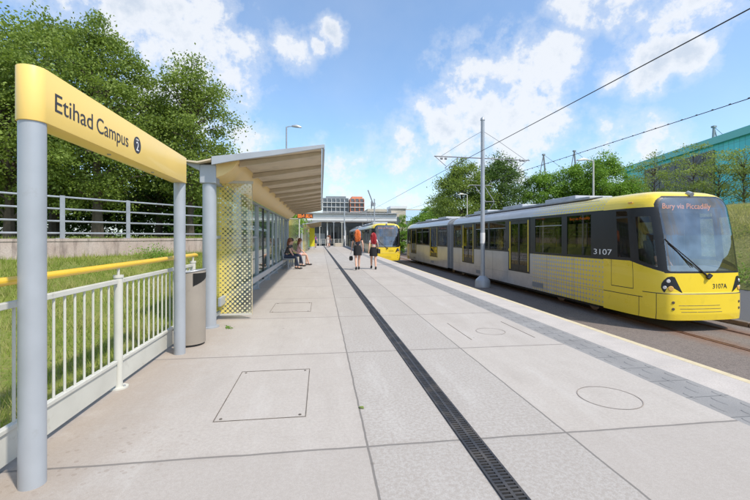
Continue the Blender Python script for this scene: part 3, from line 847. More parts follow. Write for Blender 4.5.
m = MB(); m.tube([(r*1.01*math.cos(2*math.pi*k/32), r*1.01*math.sin(2*math.pi*k/32), .985+.03*math.cos(2*math.pi*k/32)) for k in range(33)], .009, 6)
m.build('rim', 'grey_rail', bn, smooth=True)
tuft((-1.46, 6.6, .0), .035, 60, 4, 'tiny green weed at the foot of the shelter column', leaf=.03)

# ------------------------------------------------------------------ shelters
def shelter(loc, label, length=15.0):
    root = empty('tram_shelter', loc, label, 'shelter', 'platform shelters')   # origin: foot of near column line (x=0 -> back wall plane)
    # near column with cap and gull-wing tip
    for yy in (0, length-.3):
        c = MB(); c.cyl(0, yy, 0, 2.30, .105, 32); c.cyl(0, yy, 0, .02, .15, 32); c.build('column', 'grey_pole', root, smooth=True)
        c = MB(); c.box(-.12, .13, yy-.12, yy+.12, 2.30, 2.60); c.build('column_head', 'grey_pole', root, bevel=.015)
        c = MB(); c.prism([(-.36, 2.64), (-.30, 2.585), (-.12, 2.50), (-.12, 2.60), (-.2, 2.64)], yy-.11, yy+.11, 'y')
        c.build('gutter_wing', 'grey_pole', root, bevel=.004)
    top = [(.13, 2.685), (1.0, 2.80), (1.80, 2.925)]
    y0, y1 = -.27, length-.5
    # roof sheet
    MB().prism([(-.36, 2.63), (-.12, 2.60), (.13, 2.66), (1.0, 2.775), (1.79, 2.895), (1.79, 2.915), (1.0, 2.80), (.13, 2.685), (-.12, 2.625), (-.36, 2.65)], y0+.03, y1, 'y').build('roof_panel', 'soffit', root)
    # end fascia beams
    for yy in (y0, y1):
        MB().prism([(.10, 2.57), (.45, 2.645), (1.0, 2.735), (1.83, 2.885), (1.83, 2.94), (1.0, 2.82), (.10, 2.70)], yy, yy+.05 if yy == y0 else yy+.04, 'y').build('end_beam', 'grey_pole', root, bevel=.003)
    MB().prism([(1.80, 2.87), (1.84, 2.87), (1.84, 2.945), (1.80, 2.945)], y0+.052, y1-.002, 'y').build('front_gutter', 'post_grey', root)
    # rafters
    nr = 12
    for k in range(nr):
        yy = y0+.35+k*(y1-y0-.5)/(nr-1)
        MB().prism([(.45, 2.60), (1.0, 2.69), (1.79, 2.83), (1.79, 2.893), (1.0, 2.772), (.45, 2.695)], yy-.03, yy+.03, 'y').build('rafter', 'rafter', root, bevel=.003)
        MB().prism([(.06, 2.40), (.20, 2.45), (.33, 2.53), (.447, 2.645), (.447, 2.697), (.06, 2.645)], yy-.05, yy+.05, 'y').build('bracket', 'cream', root)
    # cream curved valance
    MB().prism([(.055, 2.385), (.14, 2.40), (.24, 2.44), (.33, 2.50), (.41, 2.58), (.46, 2.66), (.46, 2.70), (.12, 2.652), (.055, 2.645)], -.10, y1-.01, 'y').build('valance', 'cream', root, smooth=True)
    # back wall
    posts = [.0]+[2.35+k*2.42 for k in range(int((length-2.5)/2.42)+1)]
    posts = [p for p in posts if p < length-.4]+[length-.3]
    for i, p in enumerate(posts[1:-1]):
        MB().box(-.05, .05, p-.06, p+.06, 0, 2.36).build('wall_post', 'post_grey', root, bevel=.004)
        MB().box(-.09, .09, p-.10, p+.10, 0, .018).build('foot_plate', 'grey_rail', root)
    MB().box(-.045, .05, .11, length-.4, 2.33, 2.375).build('head_rail', 'post_grey', root)
    for i, (a, b) in enumerate(zip(posts, posts[1:])):
        a += .11 if i == 0 else .06; b -= .06
        if b-a < .3: continue
        if i == 0:
            MB().box(-.006, .006, a+.02, b-.02, .15, 2.32).build('glass_pane', 'glass', root)
        else:
            mid = (a+b)/2
            MB().box(-.006, .006, a+.02, mid-.04, .15, 2.32).build('glass_pane', 'glass', root)
            MB().box(-.006, .006, mid+.04, b-.02, .15, 2.32).build('glass_pane', 'glass', root)
            MB().box(-.03, .03, mid-.025, mid+.025, .15, 2.325).build('mullion', 'black' if i == 2 else 'post_grey', root)
        if i in (0, 1): MB().box(-.03, .03, a, b, 1.42, 1.47).build('transom', 'post_grey', root)
        MB().box(-.025, .025, a, b, .10, .15).build('bottom_rail', 'post_grey', root)
    MB().box(.055, .105, .3, length-.5, .27, .42).build('lean_rail', 'grey_pole', root, bevel=.01)
    # dotted glass end screens
    for yy in (.62, length-.1):
        o = MB().box(0, .62, -.006, .006, 0, 2.30).build('dotted_screen', frit_mat(0), root); o.location = (-.06, yy, .10)
        fr = MB(); fr.box(-.02, .64, -.02, .02, 2.30, 2.345); fr.build('screen_head', 'white_rail', o, bevel=.003)
        fr = MB(); fr.box(.0, .62, -.02, .02, -.035, -.004); fr.build('screen_foot', 'white_rail', o)
        fr = MB(); fr.box(.621, .629, -.012, .012, -.03, 2.30); fr.build('screen_edge', 'nosing', o)
    return root
s1 = shelter((-1.78, 6.74, 0), 'near shelter with sloping beige roof on a grey column and dotted glass end screen')
s2 = copy_tree(s1); s2.location = (-1.78, 37.6, 0)
s2['label'] = 'small distant shelter further along the platform beyond the seated people'

# bench
bc = empty('bench', (-1.45, 18.3, 0), 'grey metal bench inside the far end of the near shelter', 'bench')
for yy in (0, 1.3, 2.6):
    m = MB(); m.box(-.2, .2, yy-.02, yy+.02, .0, .025); m.box(-.03, .03, yy-.02, yy+.02, .025, .42); m.box(-.22, .2, yy-.02, yy+.02, .42, .45)
    m.build('leg', 'grey_pole', bc, bevel=.004)
MB().box(-.22, .22, -.15, 2.75, .45, .49).build('seat', 'grey_pole', bc, bevel=.01)
m = MB(); m.tube([(-.2, -.1, .45), (-.27, -.1, .85), (-.27, 2.7, .85), (-.2, 2.7, .45)], .02, 8); m.box(-.27, -.25, -.05, 2.65, .58, .80)
m.build('backrest', 'grey_pole', bc)

# information display on pole
dp = empty('departure_display', (-1.62, 30.5, 0), 'orange LED departure display hanging from a white pole past the shelter', 'display')
MB().cyl(0, 0, 0, 3.35, .05, 16).build('pole', 'white_rail', dp, smooth=True)
MB().box(-.15, 1.02, -.09, .09, 2.86, 3.20).build('display_case', 'ledboard', dp, bevel=.01)
m = MB()
for row in range(3):
    x = -.1
    while x < .95:
        w = rnd.uniform(.02, .10)
        if rnd.random() < .75: m.box(x, min(x+w, .97), -.094, -.091, 2.90+row*.095, 2.955+row*.095)
        x += w+.018
m.build('led_rows', 'led', dp)
tb = empty('ticket_machine', (-1.62, 55, 0), 'teal ticket machine standing beside the platform railing in the distance', 'ticket machine')
MB().box(-.3, .3, -.25, .25, .08, 1.75).build('cabinet', 'teal_box', tb, bevel=.02)
MB().box(-.33, .33, -.28, .28, 0, .08).build('plinth', 'grey_rail', tb)
MB().box(-.2, .2, -.256, -.251, 1.05, 1.45).build('screen', 'far_glass', tb)
yp = empty('route_panel', (-1.55, 44, 0), 'bright yellow information panel on two short posts in front of the second shelter', 'panel')
yp.location = (-.98, 47, 0)
MB().box(-.35, .25, -.04, .04, .35, 2.5).build('board', 'panel_yellow', yp, bevel=.01)
for xx in (-.3, .2): MB().cyl(xx, 0, 0, .35, .03, 10).build('leg', 'grey_pole', yp)

# ------------------------------------------------------------------ tram
TL = 29.85
KT = [(3.13, 1), (3.20, .99), (3.28, .965), (3.36, .92), (3.43, .86), (3.49, .78), (3.54, .67), (3.575, .52), (3.595, .33), (3.605, .12), (3.608, 0)]
Y0T = [(.3, .02), (.45, 0), (.94, 0), (.97, .025), (1.45, .045), (2.4, .19), (3.1, .35), (3.35, .44), (3.45, .55), (3.51, .68), (3.56, .88), (3.59, 1.15), (3.608, 1.6)]
def plan(z):
    k = interp(z, KT); y0 = interp(z, Y0T)
    P = [(1.325, 2.0), (1.325, 1.93), (1.322, 1.55), (1.31, 1.1), (1.27, .72), (1.215, .46), (1.15, .30), (1.06, .17), (.95, .095), (.78, .05), (.5, .018), (.25, .004), (0, 0)]
    out = []
    for x, y in P:
        y = y0+(y)*(1-y0/1.93) if y < 1.93 else y
        out.append((x*k, y))
    return out
def resample(P, n):
    # Catmull-Rom then even spacing
    Q = [P[0]]+P+[(-P[-2][0], P[-2][1])]
    pts = []
    for i in range(1, len(Q)-2):
        for s in range(8):
            t = s/8; a, b, c, d = Q[i-1], Q[i], Q[i+1], Q[i+2]
            pts.append(tuple(.5*((2*b[j])+(-a[j]+c[j])*t+(2*a[j]-5*b[j]+4*c[j]-d[j])*t*t+(-a[j]+3*b[j]-3*c[j]+d[j])*t**3) for j in (0, 1)))
    pts.append(Q[-2]); return pts
def build_cab_cells():
    base = resample(plan(1.3), 0)
    S = [0]
    for a, b in zip(base, base[1:]): S.append(S[-1]+math.dist(a, b))
    tot = S[-1]; N = 190
    ts = []
    for i in range(N+1):
        s = tot*i/N; k = max(j for j in range(len(S)) if S[j] <= s+1e-9); k = min(k, len(S)-2)
        ts.append((k, (s-S[k])/max(1e-9, S[k+1]-S[k])))
    zs = [.30+.02*i for i in range(57)]+[1.43+.008*i for i in range(45)]+[1.80+.02*i for i in range(68)]; zs = [z for z in zs if z < 3.149]
    zs += [3.15+.02*i for i in range(18)]+[3.505, 3.52, 3.535, 3.55, 3.563, 3.575, 3.585, 3.593, 3.60, 3.606]
    grid = []
    for z in zs:
        P = resample(plan(z), 0)
        row = []
        for k, f in ts: row.append((lerp(P[k][0], P[k+1][0], f), lerp(P[k][1], P[k+1][1], f), z))
        full = row+[(-x, y, zz) for x, y, zz in row[-2::-1]]
        grid.append(full)
    sarc = [tot*(1-i/N) for i in range(N+1)]
    sarc = sarc+[-s for s in sarc[-2::-1]]
    return grid, zs, sarc
CAB, CZ, CS = build_cab_cells()
def rr(s, z, s0, s1, z0, z1, r0, r1):
    """inside a rounded rectangle; r0 bottom radius, r1 top radius"""
    if not (s0 < s < s1 and z0 < z < z1): return False
    for r, zc, sg in ((r0, z0, 1), (r1, z1, -1)):
        for sc_, dr in ((s0, 1), (s1, -1)):
            cx, cz = sc_+dr*r, zc+sg*r
            if (s-cx)*dr < 0 and (z-cz)*sg < 0 and math.hypot(s-cx, z-cz) > r: return False
    return True
def classify(s, z, y):
    a = abs(s)
    if rr(s, z, -1.0, 1.0, 1.50, 3.37, .06, .24): return 'windscreen'
    if rr(s, z, -1.10, 1.10, 1.45, 3.42, .06, .28): return 'mask'
    if 1.05 < a:
        zb = interp(a, [(1.05, 1.47), (1.95, 1.72)])
        if zb < z < 3.13:
            wz = interp(a, [(1.2, 1.60), (1.75, 1.78)])
            if 1.20+(.02*(z-1.6)) < a < 1.66 and wz < z < 2.88: return 'side_window'
            if 1.92 < a < 2.36 and 1.80 < z < 2.86: return 'door_window'
            if 1.92 < a < 2.36 and 2.92 < z < 3.06: return 'door_window'
            if 1.86 < a < 1.875 or 2.42 < a < 2.435: return 'seam'
            return 'mask'
    if .945 < z < .962 and a < 1.6: return 'seam'
    if a < 1.29 and a > 1.27 and z < .95: return 'seam'
    if (1.86 < a < 1.875 or 2.62 < a < 2.635) and .98 < z < 1.74 : return 'seam'
    if 1.86 < a < 2.635 and .98 < z < .995: return 'seam'
    if a > 1.6 and .80 < z < .813: return 'seam'
    if 1.70 < a < 1.712 and z < .80: return 'seam'
    return 'shell'
def cab(parent, rear=False):
    cells = {}
    nC = len(CS)
    for j in range(len(CZ)-1):
        zc = (CZ[j]+CZ[j+1])/2
        for i in range(nC-1):
            s = (CS[i]+CS[i+1])/2
            cells.setdefault(classify(s, zc, 0), []).append((j, i))
    objs = {}
    matmap = dict(shell='tram_yellow', mask='tram_black', windscreen='windscreen', side_window='tramglass', door_window='tramglass', seam='black')
    root = None
    for key in ('shell', 'mask', 'seam', 'windscreen', 'side_window', 'door_window'):
        idx = {}; vs = []; fs = []
        for j, i in cells[key]:
            q = []
            for a, b in ((j, i), (j, i+1), (j+1, i+1), (j+1, i)):
                if (a, b) not in idx:
                    p = CAB[a][b]; idx[(a, b)] = len(vs)
                    vs.append((-p[0], TL-p[1], p[2]) if rear else p)
                q.append(idx[(a, b)])
            fs.append(tuple(q))
        nm = dict(shell='cab', mask='cab_mask', seam='panel_gap', windscreen='windscreen', side_window='side_window', door_window='door_window')[key]
        me = bpy.data.meshes.new(nm); me.from_pydata(vs, [], fs); me.update()
        for p in me.polygons: p.use_smooth = True
        me.materials.append(MT[matmap[key]])
        o = bpy.data.objects.new(nm, me); COL.objects.link(o)
        o.parent = parent if key == 'shell' else root
        if key == 'shell': root = o
        parts = split_islands(o)
        for q_ in parts[1:]:
            if key == 'shell': q_.parent = root; q_.name = 'bumper' if max(v.co.z for v in q_.data.vertices) < 1.0 else 'cab_panel'
    return root
def roofz(k):  # roof outline for body, from one side to the other
    pts = [(1.325*interp(z, KT), z) for z in (3.13, 3.20, 3.28, 3.36, 3.43, 3.49, 3.54, 3.575, 3.595)]
    return pts
def surf_pt(s, z, off=0):
    j = min(range(len(CZ)), key=lambda a: abs(CZ[a]-z)); i = min(range(len(CS)), key=lambda a: abs(CS[a]-s))
    p = Vector(CAB[j][i]); i2 = min(i+1, len(CS)-1); j2 = min(j+1, len(CZ)-1); i1 = max(i-1, 0)
    n = (Vector(CAB[j][i2])-Vector(CAB[j][i1])).cross(Vector(CAB[j2][i])-p).normalized()
    if n.y > 0: n = -n
    return p+n*off, n
def patch(outline, off):
    """polygon given in (s,z) mapped on to the cab surface as a fan of small faces"""
    cs = sum(p[0] for p in outline)/len(outline); cz = sum(p[1] for p in outline)/len(outline)
    vs = [surf_pt(cs, cz, off)[0]]; fs = []; n = len(outline)
    rings = 5
    for r in range(1, rings+1):
        for p in outline: vs.append(surf_pt(lerp(cs, p[0], r/rings), lerp(cz, p[1], r/rings), off)[0])
    for k in range(n): fs.append((0, 1+k, 1+(k+1) % n))
    for r in range(rings-1):
        for k in range(n):
            a = 1+r*n; b = a+n; fs.append((a+k, a+(k+1) % n, b+(k+1) % n, b+k))
    return vs, fs
def disc(s, z, rad, off, depth=.012, n=16):
    p, nn = surf_pt(s, z, off); m = MB(); m.tube([p, p+nn*depth], [rad, rad*.8], n); return m
# body openings (local y along the tram)
DOORS = [(6.15, 7.95), (11.95, 13.75), (18.75, 20.75), (25.05, 27.15)]
WINS = [(2.55, 3.75), (4.05, 5.75), (8.25, 9.95), (10.15, 11.7), (13.98, 15.2), (16.7, 18.5), (21.05, 22.9), (23.1, 24.85), (27.3, 27.85)]
SECT = [(2.0, 15.35), (16.5, 27.85)]
def make_tram(loc, label):
    t = empty('tram', loc, label, 'tram', 'yellow and silver trams')
    for (a, b) in SECT:
        for sd in (-1, 1):
            X0, X1 = sd*1.325, sd*1.275
            ds = [d for d in DOORS if a < d[0] < b]; ws = [w for w in WINS if a <= w[0] < b]
            m = MB(); y = a
            for d in ds+[(b, b)]:
                m.box(X0, X1, y, d[0], .33, 1.70); y = d[1]
            for d in ds: m.box(X0, X1, d[0]+.001, d[1]-.001, .33, .90)
            o = m.build('side_panel', 'tram_silver', t)
            # thin dark joints and vents on the panel
            j = MB(); y = a+1.4
            while y < b-.6:
                if not any(d[0]-.1 < y < d[1]+.1 for d in ds): j.box(sd*1.3255, sd*1.3275, y, y+.008, .36, 1.68)
                y += 1.55
            y = a
            for d in ds+[(b, b)]:
                j.box(sd*1.3255, sd*1.3272, y+.01, d[0]-.01, .80, .808); y = d[1]
            for vy in (a+8.9, a+3.2): j.box(sd*1.3256, sd*1.334, vy, vy+.75, .45, .62)
            j.build('panel_joints', 'tram_grey', o)
            # band
            ops = sorted(ds+ws); m = MB(); y = a
            for p in ops+[(b, b)]:
                if p[0] > y: m.box(sd*1.322, X1, y, p[0], 1.70, 3.135)
                y = p[1]
            for p in ws: m.box(sd*1.322, X1, p[0]+.0005, p[1]-.0005, 1.70, 1.78); m.box(sd*1.322, X1, p[0]+.0005, p[1]-.0005, 3.04, 3.135)
            split_islands(m.build('window_band', 'tram_black', t))
            for p in ws:
                g = MB(); g.box(sd*1.314, sd*1.306, p[0]+.001, p[1]-.001, 1.781, 3.039)
                g = g.build('window', 'tramglass', t)
                if p[1]-p[0] > 1.5:
                    q = MB(); q.box(sd*1.318, sd*1.30, p[0]+.01, p[1]-.01, 2.74, 2.765); q.build('window_bar', 'grey_rail', g)
            for d in ds:
                f = MB(); y0, y1 = d; xo = sd*1.332; xi = sd*1.28
                f.box(xo, xi, y0, y0+.09, .905, 3.134); f.box(xo, xi, y1-.09, y1, .905, 3.134); f.box(xo, xi, y0+.091, y1-.091, 3.03, 3.134); f.box(xo, xi, y0+.091, y1-.091, .905, .97)
                dr = f.build('door', 'tram_black', t)
                q = MB()
                for yy in ((y0+.092, y0+.165), (y1-.165, y1-.092)): q.box(sd*1.328, sd*1.285, yy[0], yy[1], .972, 3.028)
                split_islands(q.build('door_edge', 'tram_yellow', dr))
                mid = (y0+y1)/2
                for (p0, p1) in ((y0+.167, mid-.004), (mid+.004, y1-.167)):
                    l = MB(); x0, x1 = sd*1.316, sd*1.285
                    l.box(x0, x1, p0, p0+.05, .975, 3.025); l.box(x0, x1, p1-.05, p1, .975, 3.025)
                    l.box(x0, x1, p0+.051, p1-.051, .975, 1.20); l.box(x0, x1, p0+.051, p1-.051, 2.90, 3.025)
                    lf = l.build('door_leaf', 'tram_black', dr)
                    MB().box(sd*1.308, sd*1.302, p0+.052, p1-.052, 1.201, 2.899).build('door_glass', 'tramglass', lf)
                b2 = MB(); b2.box(sd*1.318, sd*1.335, y1-.09+.02, y1-.02, 1.75, 1.85); b2.build('door_button', 'seat_y', dr)
        # roof
        pr = roofz(0); n = len(pr)
        prof = [(x, z) for x, z in pr]+[(-x, z) for x, z in pr[::-1]]
        inner = [(x*.97, z-.05) for x, z in prof]
        vs = [(x, yy, z) for yy in (a, b) for x, z in prof]; q = len(prof)
        fs = [(i, i+1, i+1+q, i+q) for i in range(q-1)]
        m = MB().add(vs, fs)
        me_o = m.build('roof', 'tram_silver', t, smooth=True)
        gl = MB(); gl.box(-.9, .9, a+1.2, b-1.0, 3.595, 3.66)
        gl.build('roof_walkway', 'roof_silver', me_o, bevel=.01)
        for k in range(3):
            yy = a+2.2+k*3.7
            if yy+2 > b: continue
            MB().box(-.72, .72, yy, yy+1.9, 3.661, 3.80).build('roof_unit', 'roof_silver', me_o, bevel=.03)
        rl_ = MB()
        for sd in (-1, 1): rl_.tube([(sd*1.05, a+.4, 3.56), (sd*1.05, b-.4, 3.56)], .018, 6)
        rl_.build('roof_rail', 'tram_grey', me_o)
        # interior shell
        MB().box(-1.27, 1.27, a, b, .88, .93).build('floor', 'deck_grey', t)
        MB().box(-1.27, 1.27, a, b, 3.06, 3.12).build('ceiling', 'interior', t)
        y = a+.5
        while y < b-.7:
            if not any(d[0]-.5 < y < d[1]+.15 for d in DOORS):
                for sd in (-1, 1):
                    s = MB(); s.box(sd*.32, sd*1.2, y, y+.42, 1.30, 1.40); s.box(sd*.32, sd*1.2, y+.40, y+.47, 1.40, 1.98); s.box(sd*.6, sd*.7, y+.1, y+.3, .93, 1.30)
                    s.build('seat', 'seat', t, bevel=.02)
            y += .86
        for d in ds:
            for sd in (-1, 1):
                s = MB()
                for yy in (d[0]-.05, d[1]+.05): s.tube([(sd*.95, yy, .93), (sd*.95, yy, 3.06)], .018, 8)
                s.build('grab_pole', 'seat_y', t)
        # end walls at the gangway
        u = MB()
        u.box(-1.24, 1.24, a+.3, b-.3, .24, .36); u.build('underframe', 'under', t)
    # wheels
    for yc in (4.0, 15.92, 25.9):
        for dy in (-.9, .9):
            for sd in (-1, 1):
                w = MB(); w.tube([(sd*.68, yc+dy, .335), (sd*.80, yc+dy, .335)], [.32, .31], 24); w.tube([(sd*.80, yc+dy, .335), (sd*.84, yc+dy, .335)], .11, 16)
                w.build('wheel', 'steel', t, smooth=True)
    # bellows
    m = MB(); nb = 14; pr = [(1.325, .36)]+roofz(0); prof = pr+[(-x, z) for x, z in pr[::-1]]; q = len(prof)
    vs = []; fs = []
    for k in range(nb*2+1):
        yy = lerp(15.36, 16.49, k/(nb*2)); sc_ = 1.0 if k in (0, nb*2) else (.965 if k % 2 else .935)
        for x, z in prof: vs.append((x*sc_, yy, .36+(z-.36)*(sc_*.5+.5)))
    for k in range(nb*2):
        for i in range(q-1): fs.append((k*q+i, k*q+i+1, (k+1)*q+i+1, (k+1)*q+i))
    bo = MB().add(vs, fs).build('bellows', 'tram_grey', t)
    m = MB()
    for yy in (15.36, 15.88, 16.44):
        vs = [(x*.985, yy+d, .36+(z-.36)*.995) for d in (0, .05) for x, z in prof]; m.add(vs, [(i, i+1, i+1+q, i+q) for i in range(q-1)])
    m.build('bellows_hoop', 'roof_silver', bo)
    # cabs
    for rear in (False, True):
        c = cab(t, rear)
        def put(mb, name, mat, par, **k):
            if rear: mb.v = [(-x, TL-y, z) for x, y, z in mb.v]
            return mb.build(name, mat, par, **k)
        for sg in (-1, 1):
            ol = [(sg*.70, .985), (sg*.86, 1.37), (sg*.92, 1.385), (sg*1.02, 1.36), (sg*1.10, 1.29), (sg*1.15, 1.20), (sg*1.16, 1.10), (sg*1.13, 1.02), (sg*1.09, .985)]
            v, f = patch(ol, .006); h = put(MB().add(v, f), 'headlight', 'tram_black', c)
            for (ds_, dz, rad, mt) in ((1.01, 1.26, .045, 'lamp_lens'), (1.08, 1.11, .042, 'lamp_lens'), (.955, 1.085, .062, 'lamp_amber')):
                put(disc(sg*ds_, dz, rad, .006), 'lens', mt, h, smooth=True)
            for dz in (.74, .58): put(disc(sg*.92, dz, .035, .002, .01), 'reflector', 'bark', c, smooth=True)
        # bumper vents
        mm = MB()
        for k in range(3):
            zz = .50+k*.075; s0 = .35-k*.03
            for i in range(16):
                a_ = s0-i*.065*1.05; p, nn = surf_pt(a_, zz, .002); p2, _ = surf_pt(a_-.068, zz, .002)
                mm.add([p, p2, p2+Vector((0, 0, .012)), p+Vector((0, 0, .012))], [(0, 1, 2, 3)])
        put(mm, 'bumper_vent', 'seam', c)
        # wiper
        a0, _ = surf_pt(-.02, 1.36, .03); a1, _ = surf_pt(-.50, 1.78, .05); a2, _ = surf_pt(-.93, 2.20, .05)
        wm = MB(); wm.tube([a0, a1, a2], [.022, .014, .010], 6); wm.tube([a0+Vector((-.03, 0, -.03)), a0+Vector((.05, -.01, .06))], .05, 8)
        wb0, _ = surf_pt(-.42, 1.60, .03); wb1, _ = surf_pt(-.99, 2.30, .03); wm.tube([wb0, wb1], .012, 6)
        put(wm, 'wiper', 'black', c, smooth=True)
        # roof lamp, marker lamp
        mk = MB(); mk.tube([(0, .47, 3.44), (0, .60, 3.49)], [.06, .07], 12); put(mk, 'roof_lamp', 'grey_rail', c, smooth=True)
        for sg in (-1, 1):
            mk = MB(); p, _n = surf_pt(sg*1.75, 3.27, -.01); mk.box(p.x-.05*1, p.x+.03*sg, p.y-.06, p.y+.09, p.z-.02, p.z+.025); put(mk, 'marker_lamp', 'lamp_amber', c, bevel=.01)
        # cab innards: destination box, desk, rear wall, seat
        di = MB(); di.box(-.80, .80, .62, .80, 2.98, 3.34); dbx = put(di, 'destination_box', 'ledboard', c)
        dt = text('destination_text', 'Bury via Piccadilly', .20, 'led_dim', dbx, (-.72, .612, 3.09), (R(90), 0, 0), .001, width=1.42)
        if rear: dt.location = (.72, TL-.612, 3.09); dt.rotation_euler = (R(90), 0, R(180))
        dk = MB(); dk.prism([(.30, .95), (.95, .95), (.95, 1.42), (.70, 1.60), (.30, 1.50)], -.95, .95, 'x'); put(dk, 'driving_desk', 'tram_grey', c)
        bw = MB(); bw.box(-1.25, 1.25, 1.96, 1.99, .93, 1.7); bw.box(-1.25, -.4, 1.96, 1.99, 1.7, 3.1); bw.box(.4, 1.25, 1.96, 1.99, 1.7, 3.1); put(bw, 'cab_bulkhead', 'ledboard', c)
        fl = MB(); fl.box(-1.0, 1.0, .3, 1.95, .86, .92); put(fl, 'cab_floor', 'under', c)
        ds2 = MB(); ds2.box(-.25, .25, 1.25, 1.7, 1.33, 1.43); ds2.box(-.25, .25, 1.68, 1.78, 1.43, 2.25); ds2.box(-.12, .12, 1.77, 1.82, 2.25, 2.45); ds2.cyl(0, 1.5, .92, 1.33, .07, 10); put(ds2, 'driver_seat', 'seat', c, bevel=.03)
        # numbers
        if not rear:
            text('fleet_number', '3107A', .17, 'sign_text', c, (.12, .026, 1.075), (R(90), 0, R(2.6)), .001, width=.42)
        for sd in (-1, 1):
            rx = -1 if not rear else 1
            yy = (2.42 if sd == -1 else 1.62)
            if rear: yy = TL-(1.62 if sd == -1 else 2.42)
            text('fleet_number', '3107', .23, 'white', c, (sd*1.3275, yy, 1.84), (R(90), 0, R(90 if sd == 1 else -90)), .0015, width=.76)
            by = 2.6 if not rear else TL-3.75
        c['part_note'] = 'cab'
    for sd in (-1, 1):
        for y0 in (2.57, 27.32):
            w_ = 1.1 if y0 < 5 else .5
            o = MB().box(sd*1.298, sd*1.285, y0, y0+w_, 2.84, 3.03).build('side_display', 'ledboard', t)
            if w_ > 1: text('display_text', 'Bury via Piccadilly', .12, 'led', o, (sd*1.2995, y0+(w_-.04 if sd == -1 else .04), 2.90), (R(90), 0, R(90 if sd == 1 else -90)), .001, width=1.0)
    # pantograph
    pg = MB()
    for sd in (-1, 1):
        pg.tube([(sd*.35, 14.2, 3.68), (sd*.25, 12.9, 4.35), (sd*.30, 14.35, 5.40)], .022, 6)
    pg.tube([(-.8, 14.3, 5.34), (-.65, 14.35, 5.46), (.65, 14.35, 5.46), (.8, 14.3, 5.34)], .025, 6)
    pg.tube([(-.35, 14.2, 3.70), (.35, 14.2, 3.70)], .03, 6); pg.tube([(-.25, 12.9, 4.35), (.25, 12.9, 4.35)], .02, 6)
    pg.box(-.5, .5, 13.7, 14.6, 3.61, 3.68)
    pg.build('pantograph', 'tram_grey', t)
    return t
tram = make_tram((9.475, 8.65, -.9), 'front tram with yellow nose numbered 3107 on the far track')
tram2 = copy_tree(tram); tram2.location = (5.72, 34.3, -.9)
tram2['label'] = 'distant tram waiting at the platform edge beyond the two walking women'
for o in list(COL.objects):
    if 'part_note' in o: del o['part_note']

# ------------------------------------------------------------------ overhead line
pole = empty('overhead_line_pole', (7.55, 18.0, -.9), 'tall grey overhead line pole with cross arms standing between the tracks', 'pole', 'overhead line poles')
MB().tube([(0, 0, .35), (0, 0, 7.85)], [.105, .085], 20).build('mast', 'grey_pole', pole, smooth=True)
m = MB(); m.tube([(0, 0, 7.85), (0, 0, 7.95), (0, 0, 8.02)], [.11, .09, .02], 16); m.build('finial', 'grey_pole', pole, smooth=True)
m = MB(); m.tube([(0, 0, 0), (0, 0, .3), (0, 0, .36), (0, 0, .52)], [.36, .34, .30, .14], 28); m.build('footing', 'grey_pole', pole, smooth=True)
m = MB(); m.tube([(-2.35, 0, 6.10), (2.35, 0, 6.02)], .026, 8)
for sx in (-1.8, -2.0, 1.9, 2.05): m.tube([(sx-.05, 0, 6.0), (sx+.05, 0, 6.0)], .05, 8)
for sx in (-1, 1): m.tube([(sx*2.3, 0, 6.08), (sx*1.75, 0, 5.62)], .014, 6); m.tube([(sx*1.2, 0, 6.08), (sx*1.85, 0, 5.55)], .016, 6)
m.build('cross_arm', 'tram_grey', pole, smooth=True)
m = MB()
for sx in (-1, 1): m.tube([(0, 0, 7.35), (sx*.7, 0, 6.95), (sx*2.1, 0, 6.06)], .010, 5)
m.build('stay_wire', 'tram_grey', pole)
m = MB(); m.cyl(0, 0, 2.05, 2.55, .108, 16); m.build('number_plate', 'white', pole, smooth=True)
p2 = copy_tree(pole); p2.location = (7.75, 58, -.9); p2['label'] = 'distant overhead line pole rising behind the far tram'
p3 = copy_tree(pole); p3.location = (3.6, 62, -.9); p3['label'] = 'thin distant pole seen just above the ginger-haired woman'
for nm, x, lab in (('contact_wire', 5.75, 'higher overhead wire above the near track running to the top right corner'), ('contact_wire', 9.475, 'lower overhead wire above the front tram')):
    m = MB(); Yk = [-12, 18, 58, 110]
    for a, b in zip(Yk, Yk[1:]):
        seg = 12
        m.tube([(x+(0.0), lerp(a, b, k/seg), 4.58-(.10 if b > 18 and x > 9 else .04)*4*(k/seg)*(1-k/seg)) for k in range(seg+1)], .0095, 6)
    if x > 9:
        y = 1.0
        while y < 18: m.tube([(x, y, 4.555), (x, y+.035, 4.555)], .018, 5); y += .42
    tag(m.build(nm, 'black'), lab, 'wire', 'overhead contact wires')

# ------------------------------------------------------------------ street lamps
def lamp(loc, h, arm, sx, label, group, mat='grey_pole'):
    r = empty('street_lamp', loc, label, 'street lamp', group)
    MB().tube([(0, 0, 0), (0, 0, h)], [.075, .045], 14).build('column', mat, r, smooth=True)
    MB().tube([(0, 0, h-.02), (sx*.15, 0, h+.03), (sx*arm*.5, 0, h+.05)], .028, 8).build('arm', mat, r, smooth=True)
    m = MB(); x0 = sx*arm*.35; x1 = sx*arm
    m.add([(x0, -.07, h+.02), (x0, .07, h+.02), (lerp(x0, x1, .5), .14, h+.0), (x1, .10, h-.02), (x1, -.10, h-.02), (lerp(x0, x1, .5), -.14, h),
           (x0, -.06, h+.10), (x0, .06, h+.10), (lerp(x0, x1, .5), .11, h+.15), (x1, .06, h+.03), (x1, -.06, h+.03), (lerp(x0, x1, .5), -.11, h+.15)],
          [(0, 1, 2, 3, 4, 5), (6, 7, 8, 9, 10, 11), (0, 1, 7, 6), (1, 2, 8, 7), (2, 3, 9, 8), (3, 4, 10, 9), (4, 5, 11, 10), (5, 0, 6, 11)])
    hd = m.build('lamp_head', mat, r, smooth=True, bevel=.01)
    return r
GLM = 'street lamps behind the tram'
